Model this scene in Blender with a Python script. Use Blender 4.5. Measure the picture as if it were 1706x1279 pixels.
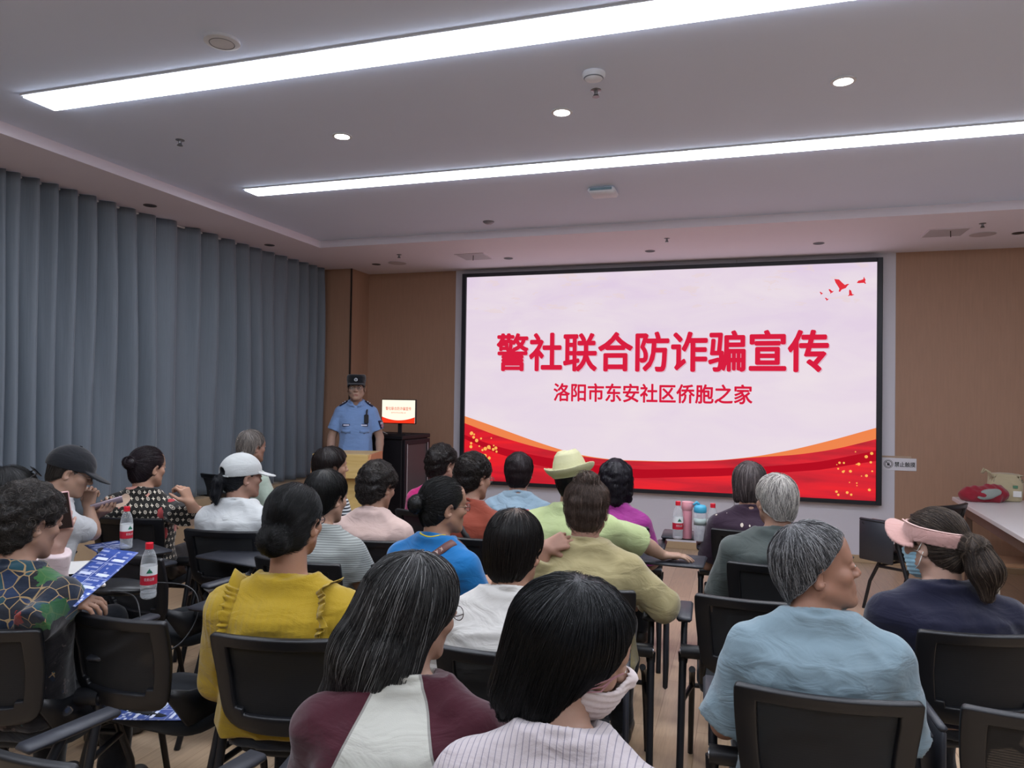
import bpy, math, random
import numpy as np
from mathutils import Matrix, Vector

# ------------------------------------------------------------------ clean
for o in list(bpy.data.objects):
    bpy.data.objects.remove(o, do_unlink=True)
SC = bpy.context.scene
COL = SC.collection
rng = np.random.default_rng(7)
random.seed(7)

# ------------------------------------------------------------------ camera
FPX = 1203.0
YAW, PITCH, ROLL, CAMH = math.radians(17.613), math.radians(0.923), math.radians(-0.8334), 1.6


def cam_axes():
    f = np.array([-math.sin(YAW) * math.cos(PITCH), math.cos(YAW) * math.cos(PITCH), math.sin(PITCH)])
    r = np.array([math.cos(YAW), math.sin(YAW), 0.0])
    d = -np.cross(r, f)
    c, s = math.cos(ROLL), math.sin(ROLL)
    return np.array([c * r + s * d, -s * r + c * d, f])


CM = cam_axes()
CPOS = np.array([0.0, 0.0, CAMH])
cam_data = bpy.data.cameras.new('camera')
cam_data.sensor_fit = 'HORIZONTAL'
cam_data.sensor_width = 36.0
cam_data.lens = 36.0 * FPX / 1706.0
cam_data.clip_start = 0.02
cam_data.clip_end = 100
cam = bpy.data.objects.new('camera', cam_data)
COL.objects.link(cam)
cam.matrix_world = Matrix([[CM[0][i], -CM[1][i], -CM[2][i], CPOS[i]] for i in range(3)] + [[0, 0, 0, 1]])
SC.camera = cam


def ray(u, v):
    return CM.T @ np.array([(u - 853) / FPX, (v - 639.5) / FPX, 1.0])


def at(u, v, d):            # point at depth d along the view
    return CPOS + ray(u, v) * d


def aty(u, v, y):           # point on the plane Y = y
    r = ray(u, v)
    return CPOS + r * (y / r[1])


def atz(u, v, z):           # point on the plane Z = z
    r = ray(u, v)
    return CPOS + r * ((z - CAMH) / r[2])


# ------------------------------------------------------------------ world and exposure
SC.view_settings.view_transform = 'Standard'
SC.view_settings.look = 'None'
SC.view_settings.gamma = 1.0
SC.view_settings.exposure = 0.0
SC.view_settings.use_curve_mapping = False
W = bpy.data.worlds.new('world')
SC.world = W
W.use_nodes = True
W.node_tree.nodes['Background'].inputs[0].default_value = (0.62, 0.72, 0.9, 1)
W.node_tree.nodes['Background'].inputs[1].default_value = 0.6
STRIP_POWER = 22.0
SPOT_WATTS = 45.0
SCREEN_GAIN = 1.0


# ------------------------------------------------------------------ materials
def lin(c):
    if isinstance(c, str):
        c = [int(c[i:i + 2], 16) / 255 for i in (0, 2, 4)]
    return tuple((x / 12.92 if x <= 0.04045 else ((x + 0.055) / 1.055) ** 2.4) for x in c[:3]) + (1.0,)


class G:
    """tiny node-graph builder"""
    def __init__(s, name):
        s.m = bpy.data.materials.new(name)
        s.m.use_nodes = True
        s.t = s.m.node_tree
        s.b = s.t.nodes['Principled BSDF']
        s.out = s.t.nodes['Material Output']

    def n(s, kind, **kw):
        nd = s.t.nodes.new(kind)
        for k, v in kw.items():
            setattr(nd, k, v)
        return nd

    def put(s, sock, v):
        if v is None:
            return
        if hasattr(v, 'is_output') or isinstance(v, bpy.types.NodeSocket):
            s.t.links.new(v, sock)
        else:
            sock.default_value = v

    def math(s, op, a, b=None, c=None, clamp=False):
        nd = s.n('ShaderNodeMath', operation=op, use_clamp=clamp)
        for i, v in enumerate((a, b, c)):
            s.put(nd.inputs[i], v)
        return nd.outputs[0]

    def mix(s, fac, a, b):
        nd = s.n('ShaderNodeMix', data_type='RGBA')
        s.put(nd.inputs[0], fac)
        s.put(nd.inputs[6], a)
        s.put(nd.inputs[7], b)
        return nd.outputs[2]

    def coord(s, which='Object', scale=None, rot=None):
        nd = s.n('ShaderNodeTexCoord')
        o = nd.outputs[which]
        if scale is not None or rot is not None:
            mp = s.n('ShaderNodeMapping')
            s.t.links.new(o, mp.inputs[0])
            if scale is not None:
                mp.inputs['Scale'].default_value = scale
            if rot is not None:
                mp.inputs['Rotation'].default_value = rot
            o = mp.outputs[0]
        return o

    def xyz(s, vec):
        nd = s.n('ShaderNodeSeparateXYZ')
        s.t.links.new(vec, nd.inputs[0])
        return nd.outputs

    def noise(s, vec, scale, detail=3.0, rough=0.55, dist=0.0):
        nd = s.n('ShaderNodeTexNoise')
        s.put(nd.inputs['Vector'], vec)
        nd.inputs['Scale'].default_value = scale
        nd.inputs['Detail'].default_value = detail
        nd.inputs['Roughness'].default_value = rough
        nd.inputs['Distortion'].default_value = dist
        return nd.outputs['Fac']

    def voro(s, vec, scale, feature='F1', rand=1.0):
        nd = s.n('ShaderNodeTexVoronoi', feature=feature)
        s.put(nd.inputs['Vector'], vec)
        nd.inputs['Scale'].default_value = scale
        nd.inputs['Randomness'].default_value = rand
        return nd.outputs

    def ramp(s, fac, stops, interp='LINEAR'):
        nd = s.n('ShaderNodeValToRGB')
        s.put(nd.inputs[0], fac)
        cr = nd.color_ramp
        cr.interpolation = interp
        while len(cr.elements) < len(stops):
            cr.elements.new(0.5)
        for e, (p, c) in zip(cr.elements, stops):
            e.position = p
            e.color = c if len(c) == 4 else tuple(c) + (1,)
        return nd.outputs[0]

    def bump(s, h, strength=0.3, dist=0.01):
        nd = s.n('ShaderNodeBump')
        nd.inputs['Strength'].default_value = strength
        nd.inputs['Distance'].default_value = dist
        s.t.links.new(h, nd.inputs['Height'])
        s.t.links.new(nd.outputs[0], s.b.inputs['Normal'])

    def base(s, c):
        s.put(s.b.inputs['Base Color'], c)

    def set(s, **kw):
        for k, v in kw.items():
            s.put(s.b.inputs[k.replace('_', ' ')], v)
        return s


MATS = {}


def plain(name, c, rough=0.5, metal=0.0, var=0.06, scale=30.0, bump=0.0, spec=0.5, **kw):
    """a procedural material: base colour with slight noise variation and optional bump"""
    if name in MATS:
        return MATS[name]
    g = G(name)
    v = g.coord('Object')
    c = lin(c)
    nz = g.noise(v, scale)
    lo = tuple(x * (1 - var) for x in c[:3]) + (1,)
    hi = tuple(min(1, x * (1 + var)) for x in c[:3]) + (1,)
    g.base(g.mix(nz, lo, hi))
    g.set(Roughness=rough, Metallic=metal)
    g.b.inputs['Specular IOR Level'].default_value = spec
    if bump:
        g.bump(nz, bump, 0.004)
    for k, val in kw.items():
        g.b.inputs[k.replace('_', ' ')].default_value = val
    MATS[name] = g.m
    return g.m


def cloth(name, c, c2=None, pattern=None, rough=0.85, sheen=0.25, weave=0.25, fold=0.35):
    """woven fabric, pattern: function(g, vec) -> colour socket"""
    if name in MATS:
        return MATS[name]
    g = G(name)
    v = g.coord('Object')
    base = lin(c)
    nz = g.noise(v, 14.0, 4.0)
    if pattern:
        g.base(pattern(g, v))
    else:
        lo = tuple(x * 0.90 for x in base[:3]) + (1,)
        hi = tuple(min(1, x * 1.07) for x in base[:3]) + (1,)
        g.base(g.mix(nz, lo, hi))
    g.set(Roughness=rough)
    g.b.inputs['Specular IOR Level'].default_value = 0.2
    g.b.inputs['Sheen Weight'].default_value = sheen
    g.b.inputs['Sheen Roughness'].default_value = 0.5
    folds = g.noise(g.coord('Object', (5, 5, 11), (0.3, 0.5, 0.2)), 1.6, 3.0, 0.5, 0.8)
    fine = g.noise(v, 420.0, 1.0)
    h = g.math('ADD', g.math('MULTIPLY', folds, fold), g.math('MULTIPLY', fine, weave * 0.05))
    g.bump(h, 0.8, 0.03)
    MATS[name] = g.m
    return g.m


def emit(name, c, strength):
    if name in MATS:
        return MATS[name]
    g = G(name)
    g.base((0, 0, 0, 1))
    g.b.inputs['Specular IOR Level'].default_value = 0.0
    g.b.inputs['Emission Color'].default_value = lin(c)
    g.b.inputs['Emission Strength'].default_value = strength
    MATS[name] = g.m
    return g.m


# ------------------------------------------------------------------ object helpers
def setp(o, label=None, cat=None, group=None, kind=None):
    if label:
        o['label'] = label
    if cat:
        o['category'] = cat
    if group:
        o['group'] = group
    if kind:
        o['kind'] = kind
    return o


def link(name, me, parent=None, mats=()):
    o = bpy.data.objects.new(name, me)
    COL.objects.link(o)
    for m in mats:
        me.materials.append(m)
    if parent is not None:
        o.parent = parent
    return o


def empty(name, loc, rz=0.0, **kw):
    o = bpy.data.objects.new(name, None)
    COL.objects.link(o)
    o.location = loc
    o.rotation_euler = (0, 0, rz)
    o.empty_display_size = 0.1
    return setp(o, **kw)


class MB:
    """collects simple shapes and links them as one mesh"""
    def __init__(s):
        s.v, s.f, s.mi, s.cur = [], [], [], 0

    def add(s, vs, fs):
        k = len(s.v)
        s.v += [tuple(map(float, p)) for p in vs]
        s.f += [tuple(i + k for i in f) for f in fs]
        s.mi += [s.cur] * len(fs)
        return s

    def box(s, c, d, M=None, bev=0.0):
        """box centre c, size d, optional bevel on all edges"""
        c, h = np.array(c, float), np.array(d, float) / 2
        b = min(bev, min(h) * 0.95)
        if b <= 0:
            vs = [c + h * np.array((x, y, z)) for x in (-1, 1) for y in (-1, 1) for z in (-1, 1)]
            fs = [(0, 1, 3, 2), (4, 6, 7, 5), (0, 4, 5, 1), (2, 3, 7, 6), (0, 2, 6, 4), (1, 5, 7, 3)]
        else:
            vs, ix = [], {}
            for x in (-1, 1):
                for y in (-1, 1):
                    for z in (-1, 1):
                        for a in range(3):
                            q = h - b
                            q[a] = h[a]
                            ix[(x, y, z, a)] = len(vs)
                            vs.append(c + q * np.array((x, y, z)))
            fs = []
            I = ix
            for sg in (-1, 1):
                o = lambda l: tuple(l) if sg > 0 else tuple(reversed(l))
                fs.append(o([I[(sg, -1, -1, 0)], I[(sg, 1, -1, 0)], I[(sg, 1, 1, 0)], I[(sg, -1, 1, 0)]]))
                fs.append(o([I[(-1, sg, -1, 1)], I[(-1, sg, 1, 1)], I[(1, sg, 1, 1)], I[(1, sg, -1, 1)]]))
                fs.append(o([I[(-1, -1, sg, 2)], I[(1, -1, sg, 2)], I[(1, 1, sg, 2)], I[(-1, 1, sg, 2)]]))
            for a in (-1, 1):
                for e in (-1, 1):
                    fs.append((I[(a, e, -1, 0)], I[(a, e, 1, 0)], I[(a, e, 1, 1)], I[(a, e, -1, 1)]))
                    fs.append((I[(a, -1, e, 0)], I[(a, 1, e, 0)], I[(a, 1, e, 2)], I[(a, -1, e, 2)]))
                    fs.append((I[(-1, a, e, 1)], I[(1, a, e, 1)], I[(1, a, e, 2)], I[(-1, a, e, 2)]))
            for x in (-1, 1):
                for y in (-1, 1):
                    for z in (-1, 1):
                        fs.append((I[(x, y, z, 0)], I[(x, y, z, 1)], I[(x, y, z, 2)]))
        if M is not None:
            vs = [np.array(M @ Vector(p)) for p in vs]
        return s.add(vs, fs)

    def tube(s, pts, r, n=8, cap=True):
        """tube along points, r scalar or list"""
        pts = [np.array(p, float) for p in pts]
        rs = [r] * len(pts) if np.isscalar(r) else list(r)
        vs, fs = [], []
        up = np.array((0, 0, 1.0))
        for i, p in enumerate(pts):
            t = pts[min(i + 1, len(pts) - 1)] - pts[max(i - 1, 0)]
            t = t / (np.linalg.norm(t) + 1e-9)
            if i == 0:
                a = np.cross(t, up)
                if np.linalg.norm(a) < 0.05:
                    a = np.cross(t, np.array((0, 1.0, 0)))
            else:
                a = prev - t * np.dot(prev, t)
            a = a / (np.linalg.norm(a) + 1e-9)
            prev = a
            b = np.cross(t, a)
            for k in range(n):
                w = 2 * math.pi * k / n
                vs.append(p + rs[i] * (math.cos(w) * a + math.sin(w) * b))
        for i in range(len(pts) - 1):
            for k in range(n):
                fs.append((i * n + k, i * n + (k + 1) % n, (i + 1) * n + (k + 1) % n, (i + 1) * n + k))
        if cap:
            fs.append(tuple(range(n - 1, -1, -1)))
            fs.append(tuple(range((len(pts) - 1) * n, len(pts) * n)))
        return s.add(vs, fs)

    def lathe(s, prof, c=(0, 0, 0), n=24, M=None, cap=True):
        """profile of (r, z) turned about z"""
        vs, fs = [], []
        for r, z in prof:
            for k in range(n):
                w = 2 * math.pi * k / n
                vs.append((c[0] + r * math.cos(w), c[1] + r * math.sin(w), c[2] + z))
        for i in range(len(prof) - 1):
            for k in range(n):
                fs.append((i * n + k, i * n + (k + 1) % n, (i + 1) * n + (k + 1) % n, (i + 1) * n + k))
        if cap and prof[0][0] > 1e-5:
            fs.append(tuple(range(n - 1, -1, -1)))
        if cap and prof[-1][0] > 1e-5:
            fs.append(tuple(range((len(prof) - 1) * n, len(prof) * n)))
        if M is not None:
            vs = [np.array(M @ Vector(p)) for p in vs]
        return s.add(vs, fs)

    def prism(s, poly, axis, a0, a1):
        """polygon (2D) extruded along axis 0/1/2 from a0 to a1"""
        n = len(poly)
        vs = []
        for a in (a0, a1):
            for p in poly:
                q = [0, 0, 0]
                o = [i for i in range(3) if i != axis]
                q[o[0]], q[o[1]], q[axis] = p[0], p[1], a
                vs.append(q)
        fs = [tuple(range(n)), tuple(range(2 * n - 1, n - 1, -1))]
        fs += [(i, i + n, (i + 1) % n + n, (i + 1) % n) for i in range(n)]
        return s.add(vs, fs)

    def grid(s, P, closed=False):
        """surface from array P[i][j] of points"""
        P = np.array(P, float)
        a, b = P.shape[:2]
        fs = [(i * b + j, i * b + j + 1, (i + 1) * b + j + 1, (i + 1) * b + j) for i in range(a - 1) for j in range(b - 1)]
        return s.add(P.reshape(-1, 3), fs)

    def build(s, name, mats, parent=None, smooth=False, angle=None, **kw):
        me = bpy.data.meshes.new(name)
        me.from_pydata(s.v, [], s.f)
        if not isinstance(mats, (list, tuple)):
            mats = [mats]
        o = link(name, me, parent, mats)
        if len(mats) > 1:
            me.polygons.foreach_set('material_index', s.mi)
        import bmesh
        bm = bmesh.new()
        bm.from_mesh(me)
        bmesh.ops.recalc_face_normals(bm, faces=bm.faces)
        bm.to_mesh(me)
        bm.free()
        if smooth:
            me.polygons.foreach_set('use_smooth', [True] * len(me.polygons))
            if angle:
                me.set_sharp_from_angle(angle=math.radians(angle))
        me.update()
        return setp(o, **kw)


def text_mesh(name, body, size_box, parent, mat, M, bold=0.0, extrude=0.0005, wrap_r=None, **kw):
    """writing as a real mesh, scaled to size_box = (width, height), placed by matrix M (local x right, y up)"""
    cu = bpy.data.curves.new(name, 'FONT')
    cu.body = body
    cu.extrude = 0.0
    cu.resolution_u = 3
    tmp = bpy.data.objects.new('tmp_text', cu)
    COL.objects.link(tmp)
    bpy.context.view_layer.update()
    dg = bpy.context.evaluated_depsgraph_get()
    me = bpy.data.meshes.new_from_object(tmp.evaluated_get(dg))
    bpy.data.objects.remove(tmp, do_unlink=True)
    n = len(me.vertices)
    co = np.empty(n * 3, np.float32)
    me.vertices.foreach_get('co', co)
    co = co.reshape(-1, 3)
    lo, hi = co.min(0), co.max(0)
    if np.isscalar(size_box):
        size_box = (size_box, size_box * (hi[1] - lo[1]) / (hi[0] - lo[0]))
    co[:, 0] = (co[:, 0] - (lo[0] + hi[0]) / 2) * size_box[0] / (hi[0] - lo[0])
    co[:, 1] = (co[:, 1] - (lo[1] + hi[1]) / 2) * size_box[1] / (hi[1] - lo[1])
    co[:, 2] = extrude
    if bold:
        bw = bold * 0.5 * min(size_box[1], size_box[0] / max(1, len(body)))
        offs = [(0, 0)] + [(bw * math.cos(w), bw * math.sin(w)) for w in np.linspace(0, 2 * math.pi, 9)[:-1]]
        faces = [tuple(p.vertices) for p in me.polygons]
        allc = np.concatenate([co + np.array((a, b, 1e-5 * i), np.float32) for i, (a, b) in enumerate(offs)])
        me = bpy.data.meshes.new(name)
        me.from_pydata(allc.tolist(), [], [tuple(q + i * n for q in f) for i in range(len(offs)) for f in faces])
        co = allc
    if wrap_r:
        a = co[:, 0] / wrap_r
        co[:, 0] = np.sin(a) * wrap_r
        co[:, 2] = (np.cos(a) - 1) * wrap_r + extrude
    Mn = np.array(M)
    co = co @ Mn[:3, :3].T + Mn[:3, 3]
    me.vertices.foreach_set('co', co.astype(np.float32).ravel())
    me.materials.clear()
    o = link(name, me, parent, [mat])
    me.update()
    return setp(o, **kw)


def basis(origin, x, y):
    """matrix with given origin and local x, y axes"""
    x = Vector(x).normalized()
    y = Vector(y)
    z = x.cross(y).normalized()
    y = z.cross(x)
    M = Matrix.Identity(4)
    for i in range(3):
        M[i][0], M[i][1], M[i][2], M[i][3] = x[i], y[i], z[i], origin[i]
    return M
# ------------------------------------------------------------------ the room
WY, SOFF, TRAY = 7.887, 3.06, 3.13
XL, XR, YB = -4.95, 4.6, -3.2


def wood_wall(name, c, line=0.012):
    g = G(name)
    v = g.coord('Object')
    x, y, z = g.xyz(v)
    grain = g.noise(g.coord('Object', (9, 9, 0.7)), 6.0, 5.0)
    c = lin(c)
    lo = tuple(k * 0.86 for k in c[:3]) + (1,)
    hi = tuple(k * 1.1 for k in c[:3]) + (1,)
    g.base(g.mix(grain, lo, hi))
    g.set(Roughness=0.55)
    s = g.math('ADD', x, y)
    w = g.math('PINGPONG', s, line)
    rib = g.math('GREATER_THAN', w, line * 0.16)
    g.bump(rib, 0.45, 0.002)
    MATS[name] = g.m
    return g.m


M_wood = wood_wall('fluted_wood_wall', 'a9846c')
M_panel = plain('white_wall_panel', 'd2cfd6', 0.45, var=0.02, scale=3)
M_ceil = plain('ceiling_paint', 'd6e1f6', 0.75, var=0.02, scale=2)
M_soffit = plain('soffit_paint', 'e2dbe3', 0.7, var=0.02, scale=2)
M_back = plain('back_wall_paint', 'b9b6b2', 0.7, var=0.03, scale=2)


def floor_mat():
    g = G('laminate_floor')
    v = g.coord('Object')
    br = g.n('ShaderNodeTexBrick')
    g.t.links.new(g.coord('Object', (1, 1, 1), (0, 0, math.pi / 2)), br.inputs['Vector'])
    br.inputs['Color1'].default_value = lin('c3ab90')
    br.inputs['Color2'].default_value = lin('b89f84')
    br.inputs['Mortar'].default_value = lin('8f775e')
    br.inputs['Scale'].default_value = 1.0
    br.inputs['Mortar Size'].default_value = 0.0015
    br.inputs['Brick Width'].default_value = 1.2
    br.inputs['Row Height'].default_value = 0.19
    grain = g.noise(g.coord('Object', (14, 1.0, 1)), 5.0, 6.0, 0.6, 0.6)
    dark = g.ramp(grain, [(0.3, (0.80, 0.78, 0.75, 1)), (0.7, (1.06, 1.05, 1.04, 1))])
    mx = g.n('ShaderNodeMix', data_type='RGBA', blend_type='MULTIPLY')
    mx.inputs[0].default_value = 1.0
    g.t.links.new(br.outputs['Color'], mx.inputs[6])
    g.t.links.new(dark, mx.inputs[7])
    g.base(mx.outputs[2])
    g.set(Roughness=g.math('ADD', g.math('MULTIPLY', grain, 0.15), 0.26))
    g.bump(br.outputs['Fac'], -0.15, 0.002)
    return g.m


def slab(name, lo, hi, mat, bev=0.0, **kw):
    lo, hi = np.array(lo, float), np.array(hi, float)
    return MB().box((lo + hi) / 2, hi - lo, bev=bev).build(name, mat, kind='structure', **kw)


slab('floor', (XL, YB, -0.1), (XR, WY + 0.1, 0), floor_mat())
# front wall: wood left and right, white panel bay behind the screen
slab('wall_front', (XL, WY + 0.02, 0), (XR, WY + 0.2, 3.3), M_back)
slab('trim_1', (-4.40, WY, 0.0), (-3.215, WY + 0.02, SOFF), M_wood)
slab('trim_2', (1.441, WY, 0.0), (XR, WY + 0.02, SOFF), M_wood)
MBp = MB()
for a, b in ((-3.215, -0.06), (-0.056, 1.441)):
    MBp.box(((a + b) / 2, WY + 0.008, 0.56 + 1.25 - 0.125), (b - a - 0.003, 0.024, 2.75), bev=0.001)
    MBp.box(((a + b) / 2, WY + 0.008, 0.19), (b - a - 0.003, 0.024, 0.24), bev=0.001)
MBp.build('trim_3', M_panel, kind='structure')
slab('baseboard_front', (-4.36, WY - 0.012, 0.0), (XR, WY, 0.075), plain('oak_baseboard', 'b59a78', 0.5), 0.003)
# corner pilaster at the left
slab('trim_4', (-4.80, 7.47, 0), (-4.36, WY + 0.02, SOFF), M_wood)
slab('trim_5', (-4.368, 7.458, 0), (-4.352, 7.474, SOFF), plain('dark_metal_strip', '3a332f', 0.4, 0.3))
slab('wall_right', (XR, YB, 0), (XR + 0.15, WY + 0.2, 3.3), M_back)
slab('wall_back', (XL, YB - 0.15, 0), (XR, YB, 3.3), M_back)
# left wall with two windows behind the curtains
wl = MB()
wins = [(3.0, 4.86), (5.5, 7.1)]
ys = [YB] + [k for w in wins for k in w] + [WY + 0.2]
for i in range(0, len(ys), 2):
    wl.box((XL - 0.08, (ys[i] + ys[i + 1]) / 2, 1.65), (0.16, ys[i + 1] - ys[i], 3.3))
for a, b in wins:
    wl.box((XL - 0.08, (a + b) / 2, 0.35), (0.16, b - a, 0.7))
    wl.box((XL - 0.08, (a + b) / 2, 3.2), (0.16, b - a, 0.2))
wl.build('wall_left', M_back, kind='structure')
M_alu = plain('window_aluminium', 'a9adb0', 0.4, 0.6)
M_glass_pane = G('window_glass')
M_glass_pane.base((0.9, 0.95, 1, 1))
M_glass_pane.set(Roughness=0.02)
M_glass_pane.b.inputs['Transmission Weight'].default_value = 1.0
M_glass_pane.b.inputs['IOR'].default_value = 1.05
for i, (a, b) in enumerate(wins):
    fr = MB()
    for y in (a + 0.03, (a + b) / 2, b - 0.03):
        fr.box((XL - 0.08, y, 1.9), (0.06, 0.06, 2.4))
    for z in (0.73, 3.07):
        fr.box((XL - 0.08, (a + b) / 2, z), (0.06, b - a, 0.06))
    w = fr.build('window_%d' % (i + 1), M_alu, kind='structure')
    MB().box((XL - 0.08, (a + b) / 2, 1.9), (0.008, b - a - 0.06, 2.3)).build('pane', M_glass_pane.m, w)
# wood ledge under the curtains
slab('trim_6', (XL, YB, 0), (-4.58, 7.47, 0.64), plain('ledge_oak', 'b39a7c', 0.5, scale=8, var=0.12), 0.004)

# ceiling: soffit ring and raised tray
TX0, TY1, TX1, TY0 = -4.056, 6.318, 3.7, -2.4
cl = MB()
cl.box(((XL + XR) / 2, (YB + WY + 0.2) / 2, TRAY + 0.06), (XR - XL + 0.3, WY + 0.4 - YB, 0.12))
cl.build('ceiling', M_ceil, kind='structure')
sf = MB()
sf.box(((XL - 0.16 + TX0) / 2, (YB + WY) / 2, (SOFF + TRAY) / 2), (TX0 - XL + 0.16, WY - YB + 0.1, TRAY - SOFF))
sf.box(((TX0 + XR) / 2, (TY1 + WY + 0.1) / 2, (SOFF + TRAY) / 2), (XR - TX0, WY + 0.1 - TY1, TRAY - SOFF))
sf.box(((TX1 + XR) / 2, (YB + TY1) / 2, (SOFF + TRAY) / 2), (XR - TX1, TY1 - YB, TRAY - SOFF))
sf.box(((TX0 + TX1) / 2, (YB + TY0) / 2, (SOFF + TRAY) / 2), (TX1 - TX0, TY0 - YB, TRAY - SOFF))
sf.build('trim_7', M_soffit, kind='structure')

# ------------------------------------------------------------------ curtains
def curtain_mat(name, c):
    g = G(name)
    v = g.coord('Object')
    c = lin(c)
    n1 = g.noise(g.coord('Object', (1, 60, 1.2)), 4.0, 4.0)
    n2 = g.noise(v, 300, 1)
    g.base(g.mix(n1, tuple(k * 0.82 for k in c[:3]) + (1,), tuple(k * 1.12 for k in c[:3]) + (1,)))
    g.set(Roughness=0.62)
    g.b.inputs['Sheen Weight'].default_value = 0.5
    g.b.inputs['Sheen Roughness'].default_value = 0.35
    g.bump(n2, 0.15, 0.002)
    return g.m


M_curt = curtain_mat('curtain_fabric', '6b747d')


def curtain(y0, y1, folds, seed, label, amp=0.085, xm=-4.71, gap=None):
    r = np.random.default_rng(seed)
    ny, nz = int((y1 - y0) / 0.012) + 1, 40
    ys = np.linspace(y0, y1, ny)
    zs = np.linspace(0.655, SOFF - 0.004, nz)
    ph = np.interp(ys, folds, np.arange(len(folds))) if folds is not None else (ys - y0) / 0.17
    Y, Z = np.meshgrid(ys, zs, indexing='ij')
    PH = np.repeat(ph[:, None], nz, 1)
    t = (Z - 0.65) / (SOFF - 0.65)
    a = np.interp(PH[:, 0] if False else np.arange(60), np.arange(60), r.uniform(0.7, 1.15, 60))
    A = a[np.clip(PH.astype(int), 0, 59)]
    sway = 0.25 * np.sin(1.3 * PH + 2.0 * t + r.uniform(0, 6)) * (1 - t)
    w = (PH + sway * 0.35) % 1.0
    # rounded pleat with one sharper edge
    s = np.where(w < 0.6, np.sin(math.pi * (w / 0.6) ** 1.5) ** 0.9, -0.5 * np.sin(math.pi * (w - 0.6) / 0.4))
    X = xm + amp * s * (1.0 - 0.35 * t ** 3) + 0.012 * np.sin(7 * PH + 5 * t)
    P = np.stack([X, Y, Z], -1)
    m = MB().grid(P)
    o = m.build('curtain', M_curt, smooth=True, label=label, cat='curtain')
    md = o.modifiers.new('thick', 'SOLIDIFY')
    md.thickness = 0.004
    return o


curtain(1.2, 4.82, [1.2] + list(np.arange(1.35, 3.5, 0.165)) + [3.56, 3.69, 3.83, 3.98, 4.14, 4.32, 4.52, 4.72, 4.93, 5.05], 3,
        'long grey curtain hanging at the left edge, nearer of the two window curtains')
curtain(4.86, 7.44, [4.86, 5.22, 5.44, 5.70, 5.93, 6.12, 6.32, 6.52, 6.74, 6.93, 7.12, 7.28, 7.46], 5,
        'grey curtain hanging beside the corner pilaster, nearer the officer of the two curtains')
cr_ = MB().tube([(-4.73, YB + 0.2, SOFF - 0.012), (-4.73, 7.46, SOFF - 0.012)], 0.010, 8)
cr_.build('curtain_rail', plain('rail_white', 'c8c8c8', 0.5), label='thin white curtain rail along the ceiling above the grey curtains', cat='curtain rail')

# ------------------------------------------------------------------ ceiling lights
def strip_mat():
    return emit('led_strip_diffuser', 'eaf1ff', STRIP_POWER)


M_trimw = plain('light_trim_white', 'd5d8de', 0.5)
STR = [(4.545, 4.70, 'far long strip light on the ceiling, above the screen side'),
       (2.785, 2.965, 'near long strip light crossing the top of the picture'),
       (1.02, 1.20, 'long strip light on the ceiling above the back rows'),
       (-0.76, -0.58, 'long strip light on the ceiling above the rear of the room')]
for y0, y1, lb in STR:
    x0, x1 = -3.575, 3.3
    t = empty('strip_light', ((x0 + x1) / 2, (y0 + y1) / 2, TRAY), label=lb, cat='ceiling light', group='strip lights on the ceiling')
    hx, hy = (x1 - x0) / 2, (y1 - y0) / 2
    fr = MB()
    fr.box((0, hy + 0.006, -0.004), (2 * hx + 0.024, 0.012, 0.008))
    fr.box((0, -hy - 0.006, -0.004), (2 * hx + 0.024, 0.012, 0.008))
    fr.box((hx + 0.006, 0, -0.004), (0.012, 2 * hy, 0.008))
    fr.box((-hx - 0.006, 0, -0.004), (0.012, 2 * hy, 0.008))
    fr.build('frame', M_trimw, t)
    MB().box((0, 0, -0.008), (2 * hx, 2 * hy, 0.016)).build('diffuser', strip_mat(), t)  # drop added so the diffuser's glowing sides brighten the ceiling around it

for u, v, lb in ((570, 226, 'lit round downlight between the strip lights, leftmost of three'),
                 (936, 186, 'lit round downlight between the strip lights, middle of three'),
                 (1405, 134, 'lit round downlight between the strip lights, rightmost of three')):
    p = atz(u, v, TRAY)
    t = empty('downlight', (p[0], p[1], TRAY), label=lb, cat='ceiling light', group='lit downlights')
    MB().lathe([(0.058, 0.0), (0.058, -0.006), (0.044, -0.008), (0.044, -0.002)], n=24, cap=False).build('ring', M_trimw, t, smooth=True, angle=40)
    MB().lathe([(0.043, -0.0075), (0.0, -0.0085)], n=24).build('lens', emit('downlight_lens', 'fff6ea', 26.0), t)
    li = bpy.data.lights.new('downlight_lamp', 'SPOT')
    li.energy = SPOT_WATTS
    li.spot_size = math.radians(95)
    li.spot_blend = 0.7
    li.shadow_soft_size = 0.04
    li.color = (1, 0.95, 0.88)
    lo_ = bpy.data.objects.new('lamp', li)
    COL.objects.link(lo_)
    lo_.parent = t
    lo_.location = (0, 0, -0.03)

# dark unlit downlights on the soffit
M_dk = plain('dark_lamp_well', '2a2625', 0.5)
for u, v, lb in ((250, 342, 'small dark unlit downlight above the near curtain'),
                 (449, 408, 'small dark unlit downlight above the far curtain'),
                 (627, 440, 'small dark unlit downlight nearest the pilaster corner'),
                 (847, 430, 'small dark unlit downlight above the left end of the screen'),
                 (1083, 418, 'small dark unlit downlight above the middle of the screen'),
                 (1364, 405, 'small dark unlit downlight above the right end of the screen'),
                 (1697, 388, 'small dark unlit downlight at the right edge of the picture')):
    p = atz(u, v, SOFF)
    t = empty('unlit_downlight', tuple(p), label=lb, cat='ceiling light', group='unlit downlights on the soffit')
    MB().lathe([(0.05, 0.0), (0.05, -0.004), (0.042, -0.005), (0.042, -0.001)], n=20, cap=False).build('ring', plain('ring_grey', '5a5453', 0.5), t, smooth=True, angle=40)
    MB().lathe([(0.041, -0.002), (0.0, -0.0015)], n=20).build('lens', M_dk, t)

M_met = plain('sprinkler_metal', '8d8d90', 0.35, 0.8)


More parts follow.
